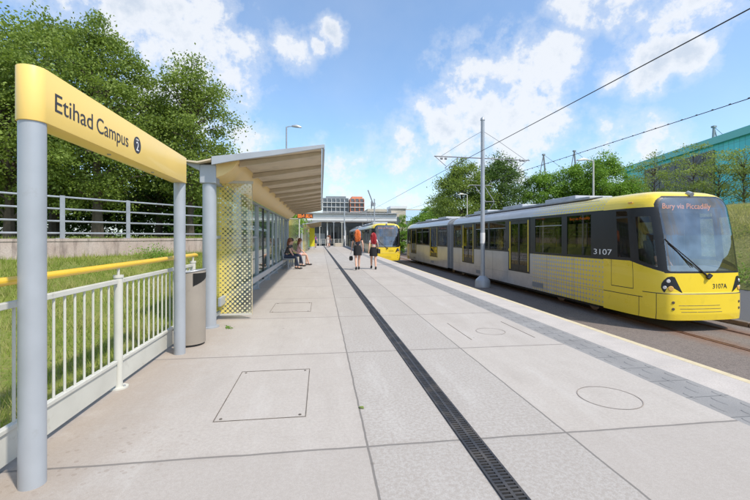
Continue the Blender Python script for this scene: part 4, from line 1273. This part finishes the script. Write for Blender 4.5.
lamp((16.1, 21.9, -.9), 6.9, 1.05, -1, 'white street lamp rising behind the yellow tram cab, arm pointing left', GLM, 'white_rail')
lamp((14.9, 39.5, -.9), 6.7, 1.0, -1, 'smaller street lamp in front of the dark tree behind the tram roof', GLM, 'white_rail')
lamp((-2.2, 26.3, 0), 8.55, .95, 1, 'street lamp standing above the shelter roof against blue sky', None, 'grey_rail')

# ------------------------------------------------------------------ right bank, trees and teal building
vs = []; fs = []; secs = [(18.6, -.88), (19.3, -.55), (21, .5), (23, 1.9), (25, 3.1), (28, 3.6), (60, 3.7), (260, 4.2)]
NYb = 60
for j in range(NYb+1):
    y = -30+j*4.0
    for i, (x, z) in enumerate(secs): vs.append((x+.4*math.sin(y*.21+i), y, z+(.12*math.sin(y*.5+i*1.7) if i > 0 else 0)))
for j in range(NYb):
    for i in range(len(secs)-1): a = j*len(secs)+i; fs.append((a, a+len(secs), a+len(secs)+1, a+1))
tag(MB().add(vs, fs).build('right_bank', 'turf_dry', smooth=True), 'dry grassy embankment right of the tram tracks', kind='structure')
rg = np.random.default_rng(9); pts = []
while len(pts) < 60000:
    y = 5+rg.random()*45; x = 18.8+rg.random()**1.2*10
    z = interp(x, secs)
    pts.append((x, y, z-.03))
blades('embankment_grass', pts, .12, .38, 'grass_dry', 'tall dry yellow-green grass on the embankment behind the tram', 8, w=.012)
for i, (x, y) in enumerate(((19.3, 17.0), (19.6, 16.2), (19.2, 18.6), (19.8, 15.0))):
    tuft((x, y, -.6), .55, 900, 60+i, ['bright green weed clump at the embankment foot right of the tram nose', 'green weed clump at the right picture edge below the bank', 'green weed clump hidden partly by the tram nose', 'green weed clump nearest the camera at the embankment foot'][i], leaf=.10)
rg = np.random.default_rng(44); c = []
for k in range(150):
    x = 19.2+rg.random()*7; y = 8+rg.random()*30; z = interp(x, secs); rr_ = rg.uniform(.15, .55)
    q = rg.normal(0, 1, (int(260*rr_), 3))*np.array([rr_, rr_, rr_*.5]); q[:, 2] = np.abs(q[:, 2])
    c.append(q+np.array([x, y, z]))
V, F = leaves(np.concatenate(c), .09, rg)
tag(rawmesh('embankment_weeds', V, F, 'leaf_c'), 'mixed leafy weeds and brambles covering the embankment', 'ground cover', kind='stuff')
GT = 'trees behind the front tram'
tree('broadleaf_tree', (17.6, 48.1, -.5), 11.8, (4.0, 3.6), .6, 220, 150, .22, 71, 'leaf_a', 'dark rounded tree behind the tram, left of the overhead pole', GT, trunk=.2, clr=.95)
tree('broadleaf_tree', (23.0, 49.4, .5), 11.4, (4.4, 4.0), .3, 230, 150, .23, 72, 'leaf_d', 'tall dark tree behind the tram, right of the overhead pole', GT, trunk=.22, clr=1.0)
tree('broadleaf_tree', (28.9, 48.6, 3.4), 6.6, (3.4, 3.0), .2, 130, 140, .22, 73, 'leaf_b', 'low light green tree above the tram doors', GT, trunk=.15, clr=.9)
tree('broadleaf_tree', (31.5, 46.2, 3.4), 7.2, (3.0, 3.0), .2, 130, 140, .22, 74, 'leaf_b', 'light green tree left of the white street lamp', GT, trunk=.15, clr=.9)
tree('broadleaf_tree', (33.5, 43.9, 3.5), 8.3, (3.0, 3.0), .2, 150, 150, .21, 75, 'leaf_b', 'tallest light green tree behind the white street lamp', GT, trunk=.16, clr=.9)
tree('broadleaf_tree', (35.4, 41.7, 3.5), 4.6, (2.0, 2.2), .2, 110, 140, .2, 76, 'leaf_b', 'light green tree in front of the left end of the teal building', GT, trunk=.14, clr=.85)
tree('broadleaf_tree', (17.0, 62, -.5), 6.6, (3.5, 3.2), .2, 110, 130, .25, 77, 'leaf_b', 'small pale tree at the far end above the tram roof', GT, trunk=.14, clr=.9)
tree('broadleaf_tree', (21.5, 66, -.2), 8.6, (4.2, 3.2), .2, 110, 130, .25, 78, 'leaf_a', 'distant tree at the left foot of the dark rounded tree', GT, trunk=.14, clr=.9)
tree('shrub', (11.9, 58, -.9), 5.4, (1.2, 1.3), .0, 60, 130, .17, 79, 'leaf_b', 'upright green shrub between the two trams', None, trunk=.06, clr=.55)
GY = 'slender young trees in front of the teal building'
for i, (x, y, hh, s_) in enumerate(((28.1, 30.5, 5.3, 1.7), (29.5, 28.3, 5.5, 2.3), (29.6, 26.3, 4.4, 2.1), (30.2, 25.0, 4.7, 1.6), (30.6, 22.8, 4.5, 1.5))):
    tree('young_tree', (x, y, 3.5), hh, (s_, s_), .6, 80, 50, .13, 80+i, 'leaf_c',
         ['thin young tree with bare upper twigs above the tram cab roof', 'broad airy young tree in front of the dark glazing', 'airy young tree in front of the right end of the dark glazing',
          'slender young tree in front of the right teal cladding', 'rightmost slender young tree at the picture edge'][i], GY, clr=.62, trunk=.07, taper=.2, squash=.55)
# teal building: local frame, y along the facade, x outward to the back
C1 = Vector((63.8, 51.0)); C2 = Vector((73.0, 88.5)); dr_ = (C2-C1).normalized(); ang = math.atan2(-dr_.x, dr_.y)
tbld = empty('sports_hall', (C2.x, C2.y, 3.6), 'large teal clad building with slanting roof edge and dark glazing behind the young trees', 'building', rz=ang)
Lf = 75.0
def fac(mb, y0, y1, z0, z1, x0=-.0, x1=.5): mb.box(x0, x1, -y1, -y0, z0, z1)
m = MB(); fac(m, 0, Lf, 0, 14.3, .15, 40); m.build('hall_body', 'teal', tbld)
m = MB(); fac(m, -.4, Lf, 13.4, 14.6, -.5, 40.5); m.build('roof_edge', 'teal_trim', tbld)
m = MB(); fac(m, 9.5, 30.0, .5, 12.6, -.08, .12); gz = m.build('glazed_panel', 'glaze_dark', tbld)
m = MB()
for k in range(9): y_ = 9.5+k*20.5/8; fac(m, y_-.07, y_+.07, .5, 12.6, -.2, -.085)
for z in (3.5, 6.5, 9.5, 12.5): fac(m, 9.5, 30, z-.06, z+.06, -.17, -.087)
m.build('glazing_bars', 'far_grey', gz)
m = MB(); fac(m, 0, Lf, 0, 1.2, -.05, .1); m.build('plinth', 'stone', tbld)
for i, (x, y, zt, lx) in enumerate(((61.0, 100.0, 23.5, -2.0), (69.2, 99.0, 24.5, -2.0), (72, 66, 22.2, 1.2))):
    r = empty('roof_mast', (x, y, 3.0), ['dark leaning steel mast above the light green trees, left of the pair', 'dark leaning steel mast right of its neighbour above the light green trees', 'dark steel mast on the teal roof at the right picture edge'][i], 'mast', 'steel masts around the teal building')
    MB().tube([(0, 0, 0), (lx, 0, zt-3)], [.32, .2], 8).build('mast_leg', 'far_grey', r)
    MB().tube([(lx*.2-3.0*(1 if i < 2 else -1), 0, zt-10), (lx, 0, zt-3)], .12, 6).build('mast_strut', 'far_grey', r)
    MB().tube([(lx, 0, zt-3), (lx+14, 2, zt-11)], .05, 5).build('stay_cable', 'far_grey', r)
    MB().box(lx-.32, lx+.32, -.3, .3, zt-3.2, zt-2.85).build('mast_head', 'far_grey', r)

# ------------------------------------------------------------------ far end of the stop
dk = empty('station_canopy', (0, 76, 0), 'long white and grey canopy crossing behind the end of the platform', 'canopy')
MB().box(-4, 14.5, 0, 7, 4.55, 5.9).build('fascia', 'white_fascia', dk)
MB().prism([(-.4, 5.9), (7.5, 6.35), (7.5, 6.5), (-.4, 6.05)], -4.2, 14.7, 'x').build('roof_sheet', 'roof_silver', dk)
MB().box(-4, 14.5, .05, 7, 4.3, 4.55).build('soffit_band', 'deck_grey', dk)
for x in (-2.5, 1.2, 4.6, 8.0, 11.2, 14): MB().cyl(x, 1.0, -.9, 4.3, .13, 12).build('column', 'white_fascia', dk, smooth=True)
MB().box(-4, 14.5, -.03, -.005, 5.0, 5.06).build('fascia_line', 'deck_grey', dk)
bk = empty('ticket_hall', (0, 84, 0), 'dark glazed hall beneath the canopy at the end of the platform', 'building')
MB().box(-6, 15, 0, 8, -.9, 4.4).build('hall_wall', 'far_grey', bk)
for k in range(12):
    x = -5.3+k*1.65
    w = MB().box(x, x+1.35, -.12, -.02, .4, 3.6).build('hall_window', 'far_glass', bk)
    MB().box(x+.64, x+.71, -.17, -.125, .4, 3.6).build('window_bar', 'white_fascia', w)
for x0, x1, z1, mt in ((-1.5, .8, 2.2, 'white_fascia'), (4.2, 5.6, 1.8, 'stone'), (2.2, 3.2, 2.4, 'far_dark')):
    MB().box(x0, x1, -.5, -.2, 0, z1).build('hall_panel', mt, bk)
# small fence and steps at platform end
ef = empty('end_barrier', (1.2, 64, 0), 'pale barrier railing at the far end of the platform', 'railing')
for k in range(9):
    MB().cyl(-2.6+k*.7, 0, 0, 1.1, .035, 8).build('barrier_post', 'white_rail', ef)
for z in (.5, .8, 1.08): MB().tube([(-2.6, 0, z), (3, 0, z)], .025, 8).build('barrier_rail', 'white_rail', ef)
# stair tower and pale blocks on the right of the canopy
tw = empty('stair_tower', (14.2, 78, 0), 'square cream stone stair tower right of the white canopy', 'tower')
MB().box(-.6, 2.3, -1, 3, -.9, 7.0).build('tower_wall', 'stone', tw); MB().box(-.8, 2.5, -1.2, 3.2, 7.0, 7.5).build('tower_cap', 'white_fascia', tw)
MB().box(.2, 1.2, -1.05, -1.005, 3.4, 5.4).build('tower_window', 'far_glass', tw)
lb = empty('low_pavilion', (19.5, 92, 0), 'low white pavilion with blue sloping roof beyond the stair tower', 'building')
MB().box(-3, 12, 0, 8, -.9, 5.2).build('pavilion_wall', 'far_white', lb)
MB().prism([(-.6, 5.2), (8.6, 5.2), (4, 8.0)], -3.5, 12.5, 'x').build('pavilion_roof', M('pale_blue_sheet', (.30, .42, .55), .5), lb)
for k in range(5): MB().box(-2.2+k*2.8, -.6+k*2.8, -.08, -.01, 1.8, 4.2).build('pavilion_window', 'far_glass', lb)
cn = empty('distant_stand', (26, 130, 0), 'pale distant building with long flat roof above the tram roofs', 'building')
MB().box(-10, 24, 0, 16, -.9, 9.6).build('stand_wall', 'far_white', cn); MB().box(-11, 25, -1, 17, 9.6, 10.6).build('stand_roof', 'stone', cn)
for k in range(14): MB().box(-9+k*2.3, -7.5+k*2.3, -.1, -.01, 5.4, 8.0).build('stand_window', 'far_glass', cn)
# apartment blocks
def block(name, x0, x1, Y, H, mat, label, floors, baysz, group='apartment towers on the skyline', tiers=None):
    r = empty(name, ((x0+x1)/2, Y, 0), label, 'building', group); w = (x1-x0)
    MB().box(-w/2, w/2, 0, 14, -.9, H).build('block_wall', mat, r)
    fh = H/floors; nb = max(3, int(w/baysz))
    for f in range(2, floors):
        z = f*fh
        MB().box(-w/2-.2, w/2+.2, -1.1, -.02, z-.15, z+.2).build('balcony_slab', 'far_white', r)
        for k in range(nb):
            xa = -w/2+(k+.15)*w/nb; wd = MB().box(xa, xa+w/nb*.68, -.12, -.02, z+.55, z+fh-.35).build('window', 'far_glass', r)
    for k in range(nb+1):
        xa = -w/2+k*w/nb; MB().box(xa-.14, xa+.14, -.95, -.02, fh*2, H-.6).build('fin', mat if mat != 'far_grey' else 'far_white', r)
    MB().box(-w/2+w*.12, w/2-w*.1, 1, 13, H, H+1.1).build('roof_storey', mat, r)
    return r
block('apartment_block', 1.0, 15.6, 228, 23.6, 'far_grey', 'dark grey apartment block with balconies on the skyline', 9, 2.4)
block('apartment_block', 16.4, 24.2, 226, 23.4, 'far_orange', 'orange apartment block beside the dark grey one', 9, 2.4)
cr = empty('tower_crane', (31.5, 250, 0), 'thin tower crane with raised jib beside the orange block', 'crane')
MB().tube([(0, 0, -.9), (0, 0, 24)], .35, 6).build('crane_mast', 'far_grey', cr); MB().tube([(1.2, 0, 22), (-2.2, 0, 31)], .4, 6).build('jib', 'far_grey', cr); MB().box(.2, 2.4, -1, 1, 21, 23).build('counterweight', 'far_grey', cr)
# distant wood band closing the horizon
rg = np.random.default_rng(21); c = []
for k in range(240):
    x = rg.uniform(-120, 260); y = rg.uniform(150, 210); hh = rg.uniform(3, 7.0)
    q = rg.normal(0, 1, (90, 3))*np.array([3.5, 2.5, hh*.35]); q[:, 2] = np.abs(q[:, 2]); c.append(q+np.array([x, y, -.9+hh*.25]))
V, F = leaves(np.concatenate(c), .9, rg)
tag(rawmesh('distant_wood', V, F, 'leaf_d'), 'distant belt of trees closing the horizon', 'wood', kind='stuff')

# ------------------------------------------------------------------ people
def skin_mesh(name, nodes, edges, mat, parent=None, sub=2, root=0):
    me = bpy.data.meshes.new(name); me.from_pydata([n[0] for n in nodes], edges, []); me.update()
    o = bpy.data.objects.new(name, me); COL.objects.link(o)
    bm = bmesh.new(); bm.from_mesh(me); ly = bm.verts.layers.skin.verify(); bm.verts.ensure_lookup_table()
    for i, nd in enumerate(nodes):
        r = nd[1]; bm.verts[i][ly].radius = (r, r) if isinstance(r, (int, float)) else r; bm.verts[i][ly].use_root = (i == root)
    bm.to_mesh(me); bm.free()
    sk = o.modifiers.new('skin', 'SKIN'); sk.use_smooth_shade = True; sk.branch_smoothing = .3
    ss = o.modifiers.new('sub', 'SUBSURF'); ss.levels = sub; ss.render_levels = sub
    bpy.context.view_layer.update()
    ev = o.evaluated_get(bpy.context.evaluated_depsgraph_get()); m2 = bpy.data.meshes.new_from_object(ev)
    bpy.data.objects.remove(o)
    for p in m2.polygons: p.use_smooth = True
    m2.materials.clear(); m2.materials.append(MT[mat])
    o = bpy.data.objects.new(name, m2); COL.objects.link(o)
    if parent: o.parent = parent
    return o
def body_nodes(J, s=1.0):
    """J: dict of joint positions"""
    N = []; E = []; ix = {}
    def add(k, p, r, par=None):
        ix[k] = len(N); N.append((tuple(p), r*s)); 
        if par is not None: E.append((ix[par], ix[k]))
    add('pelvis', J['pelvis'], .115); add('waist', J['waist'], .095, 'pelvis'); add('chest', J['chest'], .115, 'waist'); add('neckb', J['neckb'], .058, 'chest')
    add('neck', J['neck'], .045, 'neckb'); add('chin', J['chin'], .068, 'neck'); add('skull', J['skull'], .088, 'chin'); add('crown', J['crown'], .060, 'skull')
    for sd in ('l', 'r'):
        add('sh'+sd, J['sh'+sd], .048, 'chest'); add('el'+sd, J['el'+sd], .034, 'sh'+sd); add('wr'+sd, J['wr'+sd], .023, 'el'+sd)
        h = Vector(J['wr'+sd]); d = (h-Vector(J['el'+sd])).normalized()
        add('pa'+sd, h+d*.06, .030, 'wr'+sd)
        for q in range(4):
            off = Vector(((q-1.5)*.004, (q-1.5)*.019, 0)); L = (.062, .075, .07, .052)[q]
            k1 = 'f%d%s' % (q, sd); add(k1, h+d*(.10)+off, .009, 'pa'+sd); add(k1+'t', h+d*(.10+L)+off+Vector((0, .008, .012)), .0065, k1)
        add('th'+sd, h+d*.065+Vector((0, .035, 0)), .010, 'pa'+sd)
        add('hp'+sd, J['hp'+sd], .088, 'pelvis'); add('kn'+sd, J['kn'+sd], .054, 'hp'+sd); add('cf'+sd, Vector(J['kn'+sd]).lerp(Vector(J['an'+sd]), .35), .053, 'kn'+sd)
        add('an'+sd, J['an'+sd], .034, 'cf'+sd); add('to'+sd, J['to'+sd], .030, 'an'+sd)
    return N, E, ix
def blob(vs, mat, name, parent):
    """small ellipsoid union: list of (centre, (rx,ry,rz))"""
    m = MB()
    for c, r in vs:
        n1, n2 = 10, 14; V = []; F = []
        for i in range(n1+1):
            for j in range(n2):
                a = math.pi*i/n1; b = 2*math.pi*j/n2
                V.append((c[0]+r[0]*math.sin(a)*math.cos(b), c[1]+r[1]*math.sin(a)*math.sin(b), c[2]+r[2]*math.cos(a)))
        for i in range(n1):
            for j in range(n2): F.append((i*n2+j, i*n2+(j+1) % n2, (i+1)*n2+(j+1) % n2, (i+1)*n2+j))
        m.add(V, F)
    return m.build(name, mat, parent, smooth=True, auto=80)
def face(J, parent, d):
    """nose, eyes and mouth on the face side (d: unit vector the face looks to)"""
    c = Vector(J['skull']); d = Vector(d); sd = Vector((-d.y, d.x, 0))
    blob([(c+d*.098+Vector((0, 0, -.03)), (.012, .012, .018))], 'skin', 'nose', parent)
    blob([(c+d*.085+sd*.032+Vector((0, 0, .005)), (.009, .009, .006)), (c+d*.085-sd*.032+Vector((0, 0, .005)), (.009, .009, .006))], 'blk_cloth', 'eyes', parent)
    blob([(c+d*.086+Vector((0, 0, -.065)), (.018, .018, .006))], 'pink', 'mouth', parent)
def hips(J): return Vector(J['pelvis'])
def walker(loc, label, H, hair, shirt, bottom, stride, bag=None, crop=False):
    r = empty('person', loc, label, 'person', 'people on the platform')
    k = H/1.70
    def V(x, y, z): return Vector((x, y, z))*k
    a = stride
    J = dict(pelvis=V(0, 0, .92), waist=V(0, .0, 1.07), chest=V(0, 0, 1.27), neckb=V(0, .0, 1.41), neck=V(0, .01, 1.47), chin=V(0, .03, 1.54), skull=V(0, .02, 1.61), crown=V(0, .01, 1.66),
             shl=V(-.155, 0, 1.36), shr=V(.155, 0, 1.36), ell=V(-.215, -.02+a*.10, 1.10), elr=V(.215, -.02-a*.10, 1.10), wrl=V(-.235, .06+a*.18, .88), wrr=V(.225, .02-a*.12, .88),
             hpl=V(-.085, 0, .86), hpr=V(.085, 0, .86), knl=V(-.08, .05-a*.16, .48), knr=V(.08, .05+a*.16, .48), anl=V(-.075, -.02-a*.28, .085+.03*abs(a)), anr=V(.075, .0+a*.26, .085), tol=V(-.08, .12-a*.26, .035), tor=V(.085, .13+a*.28, .035))
    N, E, ix = body_nodes(J)
    skin_mesh('body', N, E, 'skin', r)
    # hair
    hb = [(J['skull']+Vector((0, -.02, .03)), (.105, .115, .115)), (J['neck']+Vector((0, -.06, .01)), (.115, .075, .16)), (J['neckb']+Vector((0.02, -.085, -.10)), (.125, .055, .17)), (J['neckb']+Vector((-.05, -.08, -.02)), (.075, .06, .16))]
    hm = MB(); rh = random.Random(int(H*100)); sc0 = J['skull']+Vector((0, -.012, .02))
    for q in range(230):
        an = rh.uniform(0, math.pi*2); el = rh.uniform(-.1, 1.45)
        d0 = Vector((math.cos(an)*math.cos(el), math.sin(an)*math.cos(el), math.sin(el)))
        if d0.y > .55 and el < .6: continue
        p0 = sc0+Vector((d0.x*.078, d0.y*.090, d0.z*.088)); L_ = rh.uniform(.20, .36) if d0.y < .3 else rh.uniform(.05, .2)
        out_ = Vector((d0.x, min(d0.y, .1), 0)); wv = rh.uniform(-.03, .03)
        pts_ = [p0, p0+d0*.02+out_*.012+Vector((0, 0, -.03)), Vector((sc0.x+out_.x*.110+wv, sc0.y-.05+min(out_.y, 0)*.08, sc0.z-.09-L_*.25)), Vector((sc0.x+out_.x*.115-wv, sc0.y-.085+min(out_.y, 0)*.05, sc0.z-.10-L_*.65)), Vector((sc0.x+out_.x*.085+wv, sc0.y-.09+rh.uniform(-.02, .01), sc0.z-.10-L_))]
        if L_ < .25: pts_ = pts_[:2]+[p0+Vector((d0.x*.03, -.05, -.10))]
        hm.tube(pts_, [.012]+[.014]*(len(pts_)-2)+[.004], 4)
    hr_ = hm.build('hair', hair, r, smooth=True)
    blob([(J['skull']+Vector((0, -.015, .03)), (.082, .092, .090)), (J['neck']+Vector((0, -.045, .0)), (.075, .045, .12))], hair, 'scalp', hr_)
    # top
    zt = J['waist'].z-.02 if crop else J['pelvis'].z+.06
    T = [((0, 0, zt), .118), ((0, 0, (zt+J['chest'].z)/2), .112), (tuple(J['chest']), .135), (tuple(J['neckb']-Vector((0, 0, .02))), .070),
         (tuple(J['shl']), .062), (tuple(J['shl'].lerp(J['ell'], .5)), .050), (tuple(J['shr']), .062), (tuple(J['shr'].lerp(J['elr'], .5)), .050)]
    skin_mesh('top', T, [(0, 1), (1, 2), (2, 3), (2, 4), (4, 5), (2, 6), (6, 7)], shirt, r)
    # skirt / shorts: flared closed cloth
    m = MB(); n = 24; zs = [(J['waist'].z-.02, .125, .10), (J['pelvis'].z+.03, .165, .13), (J['pelvis'].z-.10, .180, .15), (J['pelvis'].z-.30*k, .185, .17)]
    vs = []
    for z, rx, ry in zs:
        for q in range(n):
            an = 2*math.pi*q/n; wv = 1+.04*math.sin(an*6)*(1 if z < J['pelvis'].z else 0)
            vs.append((rx*wv*math.cos(an), ry*wv*math.sin(an), z))
    fs = [(i*n+q, i*n+(q+1) % n, (i+1)*n+(q+1) % n, (i+1)*n+q) for i in range(3) for q in range(n)]+[tuple(range(n)), tuple(range(3*n, 4*n))]
    m.add(vs, fs).build('skirt', bottom, r, smooth=True)
    for sd in ('l', 'r'):
        an, to = J['an'+sd], J['to'+sd]
        blob([((an+to)/2+Vector((0, -.01, -.012)), (.045, .13, .045)), (an+Vector((0, -.02, .0)), (.045, .055, .055))], 'shoe', 'shoe', r)
    return r, J
w1, J1 = walker((1.60, 17.6, 0), 'woman with long ginger hair, navy top and black skirt, walking away with small bag', 1.76, 'hair_orange', 'navy', 'blk_cloth', .75)
w2, J2 = walker((2.35, 17.9, 0), 'woman with crimson hair, pale cropped top and black skirt walking away', 1.62, 'hair_red', 'lt_cloth', 'blk_cloth', -.8, crop=True)
# hand bag hanging from the left hand of the first
hbag = empty('handbag', (1.60-.27, 17.6+.25, 0), 'small black handbag dangling from the ginger woman\'s left hand', 'bag')
MB().prism([(-.07, .40), (.07, .40), (.085, .52), (.06, .60), (-.06, .60), (-.085, .52)], -.04, .04, 'y').build('bag_body', 'shoe', hbag, bevel=.015)
MB().tube([(-.05, 0, .59), (-.02, 0, .72), (.01, 0, .80), (.02, 0, .72), (.05, 0, .59)], .006, 6).build('strap', 'shoe', hbag)
sbag = empty('shoulder_bag', (2.35+.19, 17.9, 0), 'black shoulder bag at the right hip of the crimson-haired woman', 'bag')
MB().prism([(-.03, .72), (.10, .70), (.11, .90), (-.02, .94)], -.12, .12, 'y').build('bag_body', 'shoe', sbag, bevel=.02)
MB().tube([(.03, -.02, .92), (-.05, -.02, 1.2), (-.06, 0, 1.33)], .008, 6).build('strap', 'shoe', sbag)

def sitter(loc, label, hair, shirt, legs, lean=.0, legcloth=None, rz=0):
    """sits facing +x"""
    r = empty('person', loc, label, 'person', 'people on the platform', rz)
    L = lean
    V = lambda x, y, z: Vector((x, y, z))
    J = dict(pelvis=V(0, 0, .58), waist=V(.02+L*.3, 0, .74), chest=V(.0+L*.7, 0, .95), neckb=V(L, 0, 1.09), neck=V(.02+L, 0, 1.14), chin=V(.05+L*1.1, 0, 1.20), skull=V(.04+L*1.1, 0, 1.27), crown=V(.03+L*1.1, 0, 1.31),
             shl=V(L*.9, .155, 1.04), shr=V(L*.9, -.155, 1.04), ell=V(.08+L, .20, .80), elr=V(.08+L, -.20, .80), wrl=V(.30, .12, .70), wrr=V(.30, -.10, .69),
             hpl=V(.05, .09, .56), hpr=V(.05, -.09, .56), knl=V(.46, .12, .55), knr=V(.46, -.10, .55), anl=V(.44, .12, .09), anr=V(.58, -.08, .09), tol=V(.58, .13, .035), tor=V(.72, -.08, .035))
    N, E, ix = body_nodes(J); skin_mesh('body', N, E, 'skin', r); face(J, r, (1, 0, 0))
    blob([(J['skull']+V(-.025, 0, .03), (.11, .105, .11)), (J['neck']+V(-.07, 0, .0), (.06, .10, .15))], hair, 'hair', r)
    T = [(tuple(J['pelvis']+V(0, 0, .04)), .125), (tuple(J['waist']), .112), (tuple(J['chest']), .13), (tuple(J['neckb']), .068), (tuple(J['shl']), .06), (tuple(J['shl'].lerp(J['ell'], .5)), .05), (tuple(J['shr']), .06), (tuple(J['shr'].lerp(J['elr'], .5)), .05)]
    skin_mesh('top', T, [(0, 1), (1, 2), (2, 3), (2, 4), (4, 5), (2, 6), (6, 7)], shirt, r)
    if legcloth:
        f = .92 if legcloth[1] else .0
        Tn = [(tuple(J['pelvis']), .122), (tuple(J['hpl']), .10), (tuple(J['knl'] if f else J['hpl'].lerp(J['knl'], .6)), .070), (tuple(J['hpr']), .10), (tuple(J['knr'] if f else J['hpr'].lerp(J['knr'], .6)), .070)]
        Es = [(0, 1), (1, 2), (0, 3), (3, 4)]
        if f:
            Tn += [(tuple(J['knl'].lerp(J['anl'], .95)), .05), (tuple(J['knr'].lerp(J['anr'], .95)), .05)]; Es += [(2, 5), (4, 6)]
        skin_mesh('trousers' if f else 'shorts', Tn, Es, legcloth[0], r)
    for sd in ('l', 'r'):
        an, to = J['an'+sd], J['to'+sd]; blob([((an+to)/2+V(-.01, 0, -.012), (.12, .042, .042))], 'shoe', 'shoe', r)
    return r
sitter((-1.58, 18.35, 0), 'person in charcoal top and dark trousers leaning forward on the bench, nearest of the seated', 'hair_auburn', 'olive', None, .16, ('denim', 1))
sitter((-1.47, 20.0, 0), 'dark-haired person seated in the middle of the bench between the other two', 'hair_brown', 'olive', None, .02, ('denim', 1))
sitter((-1.20, 20.85, 0), 'seated person in pale pink top with bare legs at the far end of the bench', 'hair_auburn', 'pink', None, .10, ('pink', 0))
def stander(loc, label, hair, shirt, legs, rz, a=.3):
    r, J = walker(loc, label, 1.7, hair, shirt, legs, a); r.rotation_euler.z = rz; face(J, r, (0, 1, 0)); return r
stander((-.75, 55.5, 0), 'distant person in a purple top standing near the teal machine', 'hair_brown', 'purple', 'denim', R(200))
stander((.95, 56.5, 0), 'distant person in a pale top standing by the end of the drain', 'hair_brown', 'lt_cloth', 'lt_cloth', R(160))
stander((1.25, 58.5, 0), 'distant person in dark clothes beside the one in the pale top', 'hair_auburn', 'olive', 'denim', R(30))
# driver in the front tram
drv = sitter((9.475, 8.65+1.42, .0), 'driver in dark uniform seated in the cab of the front tram', 'hair_brown', 'navy', None, .05, ('denim', 1), rz=R(-90))
drv.location = (9.475, 8.65+1.5, -.03)
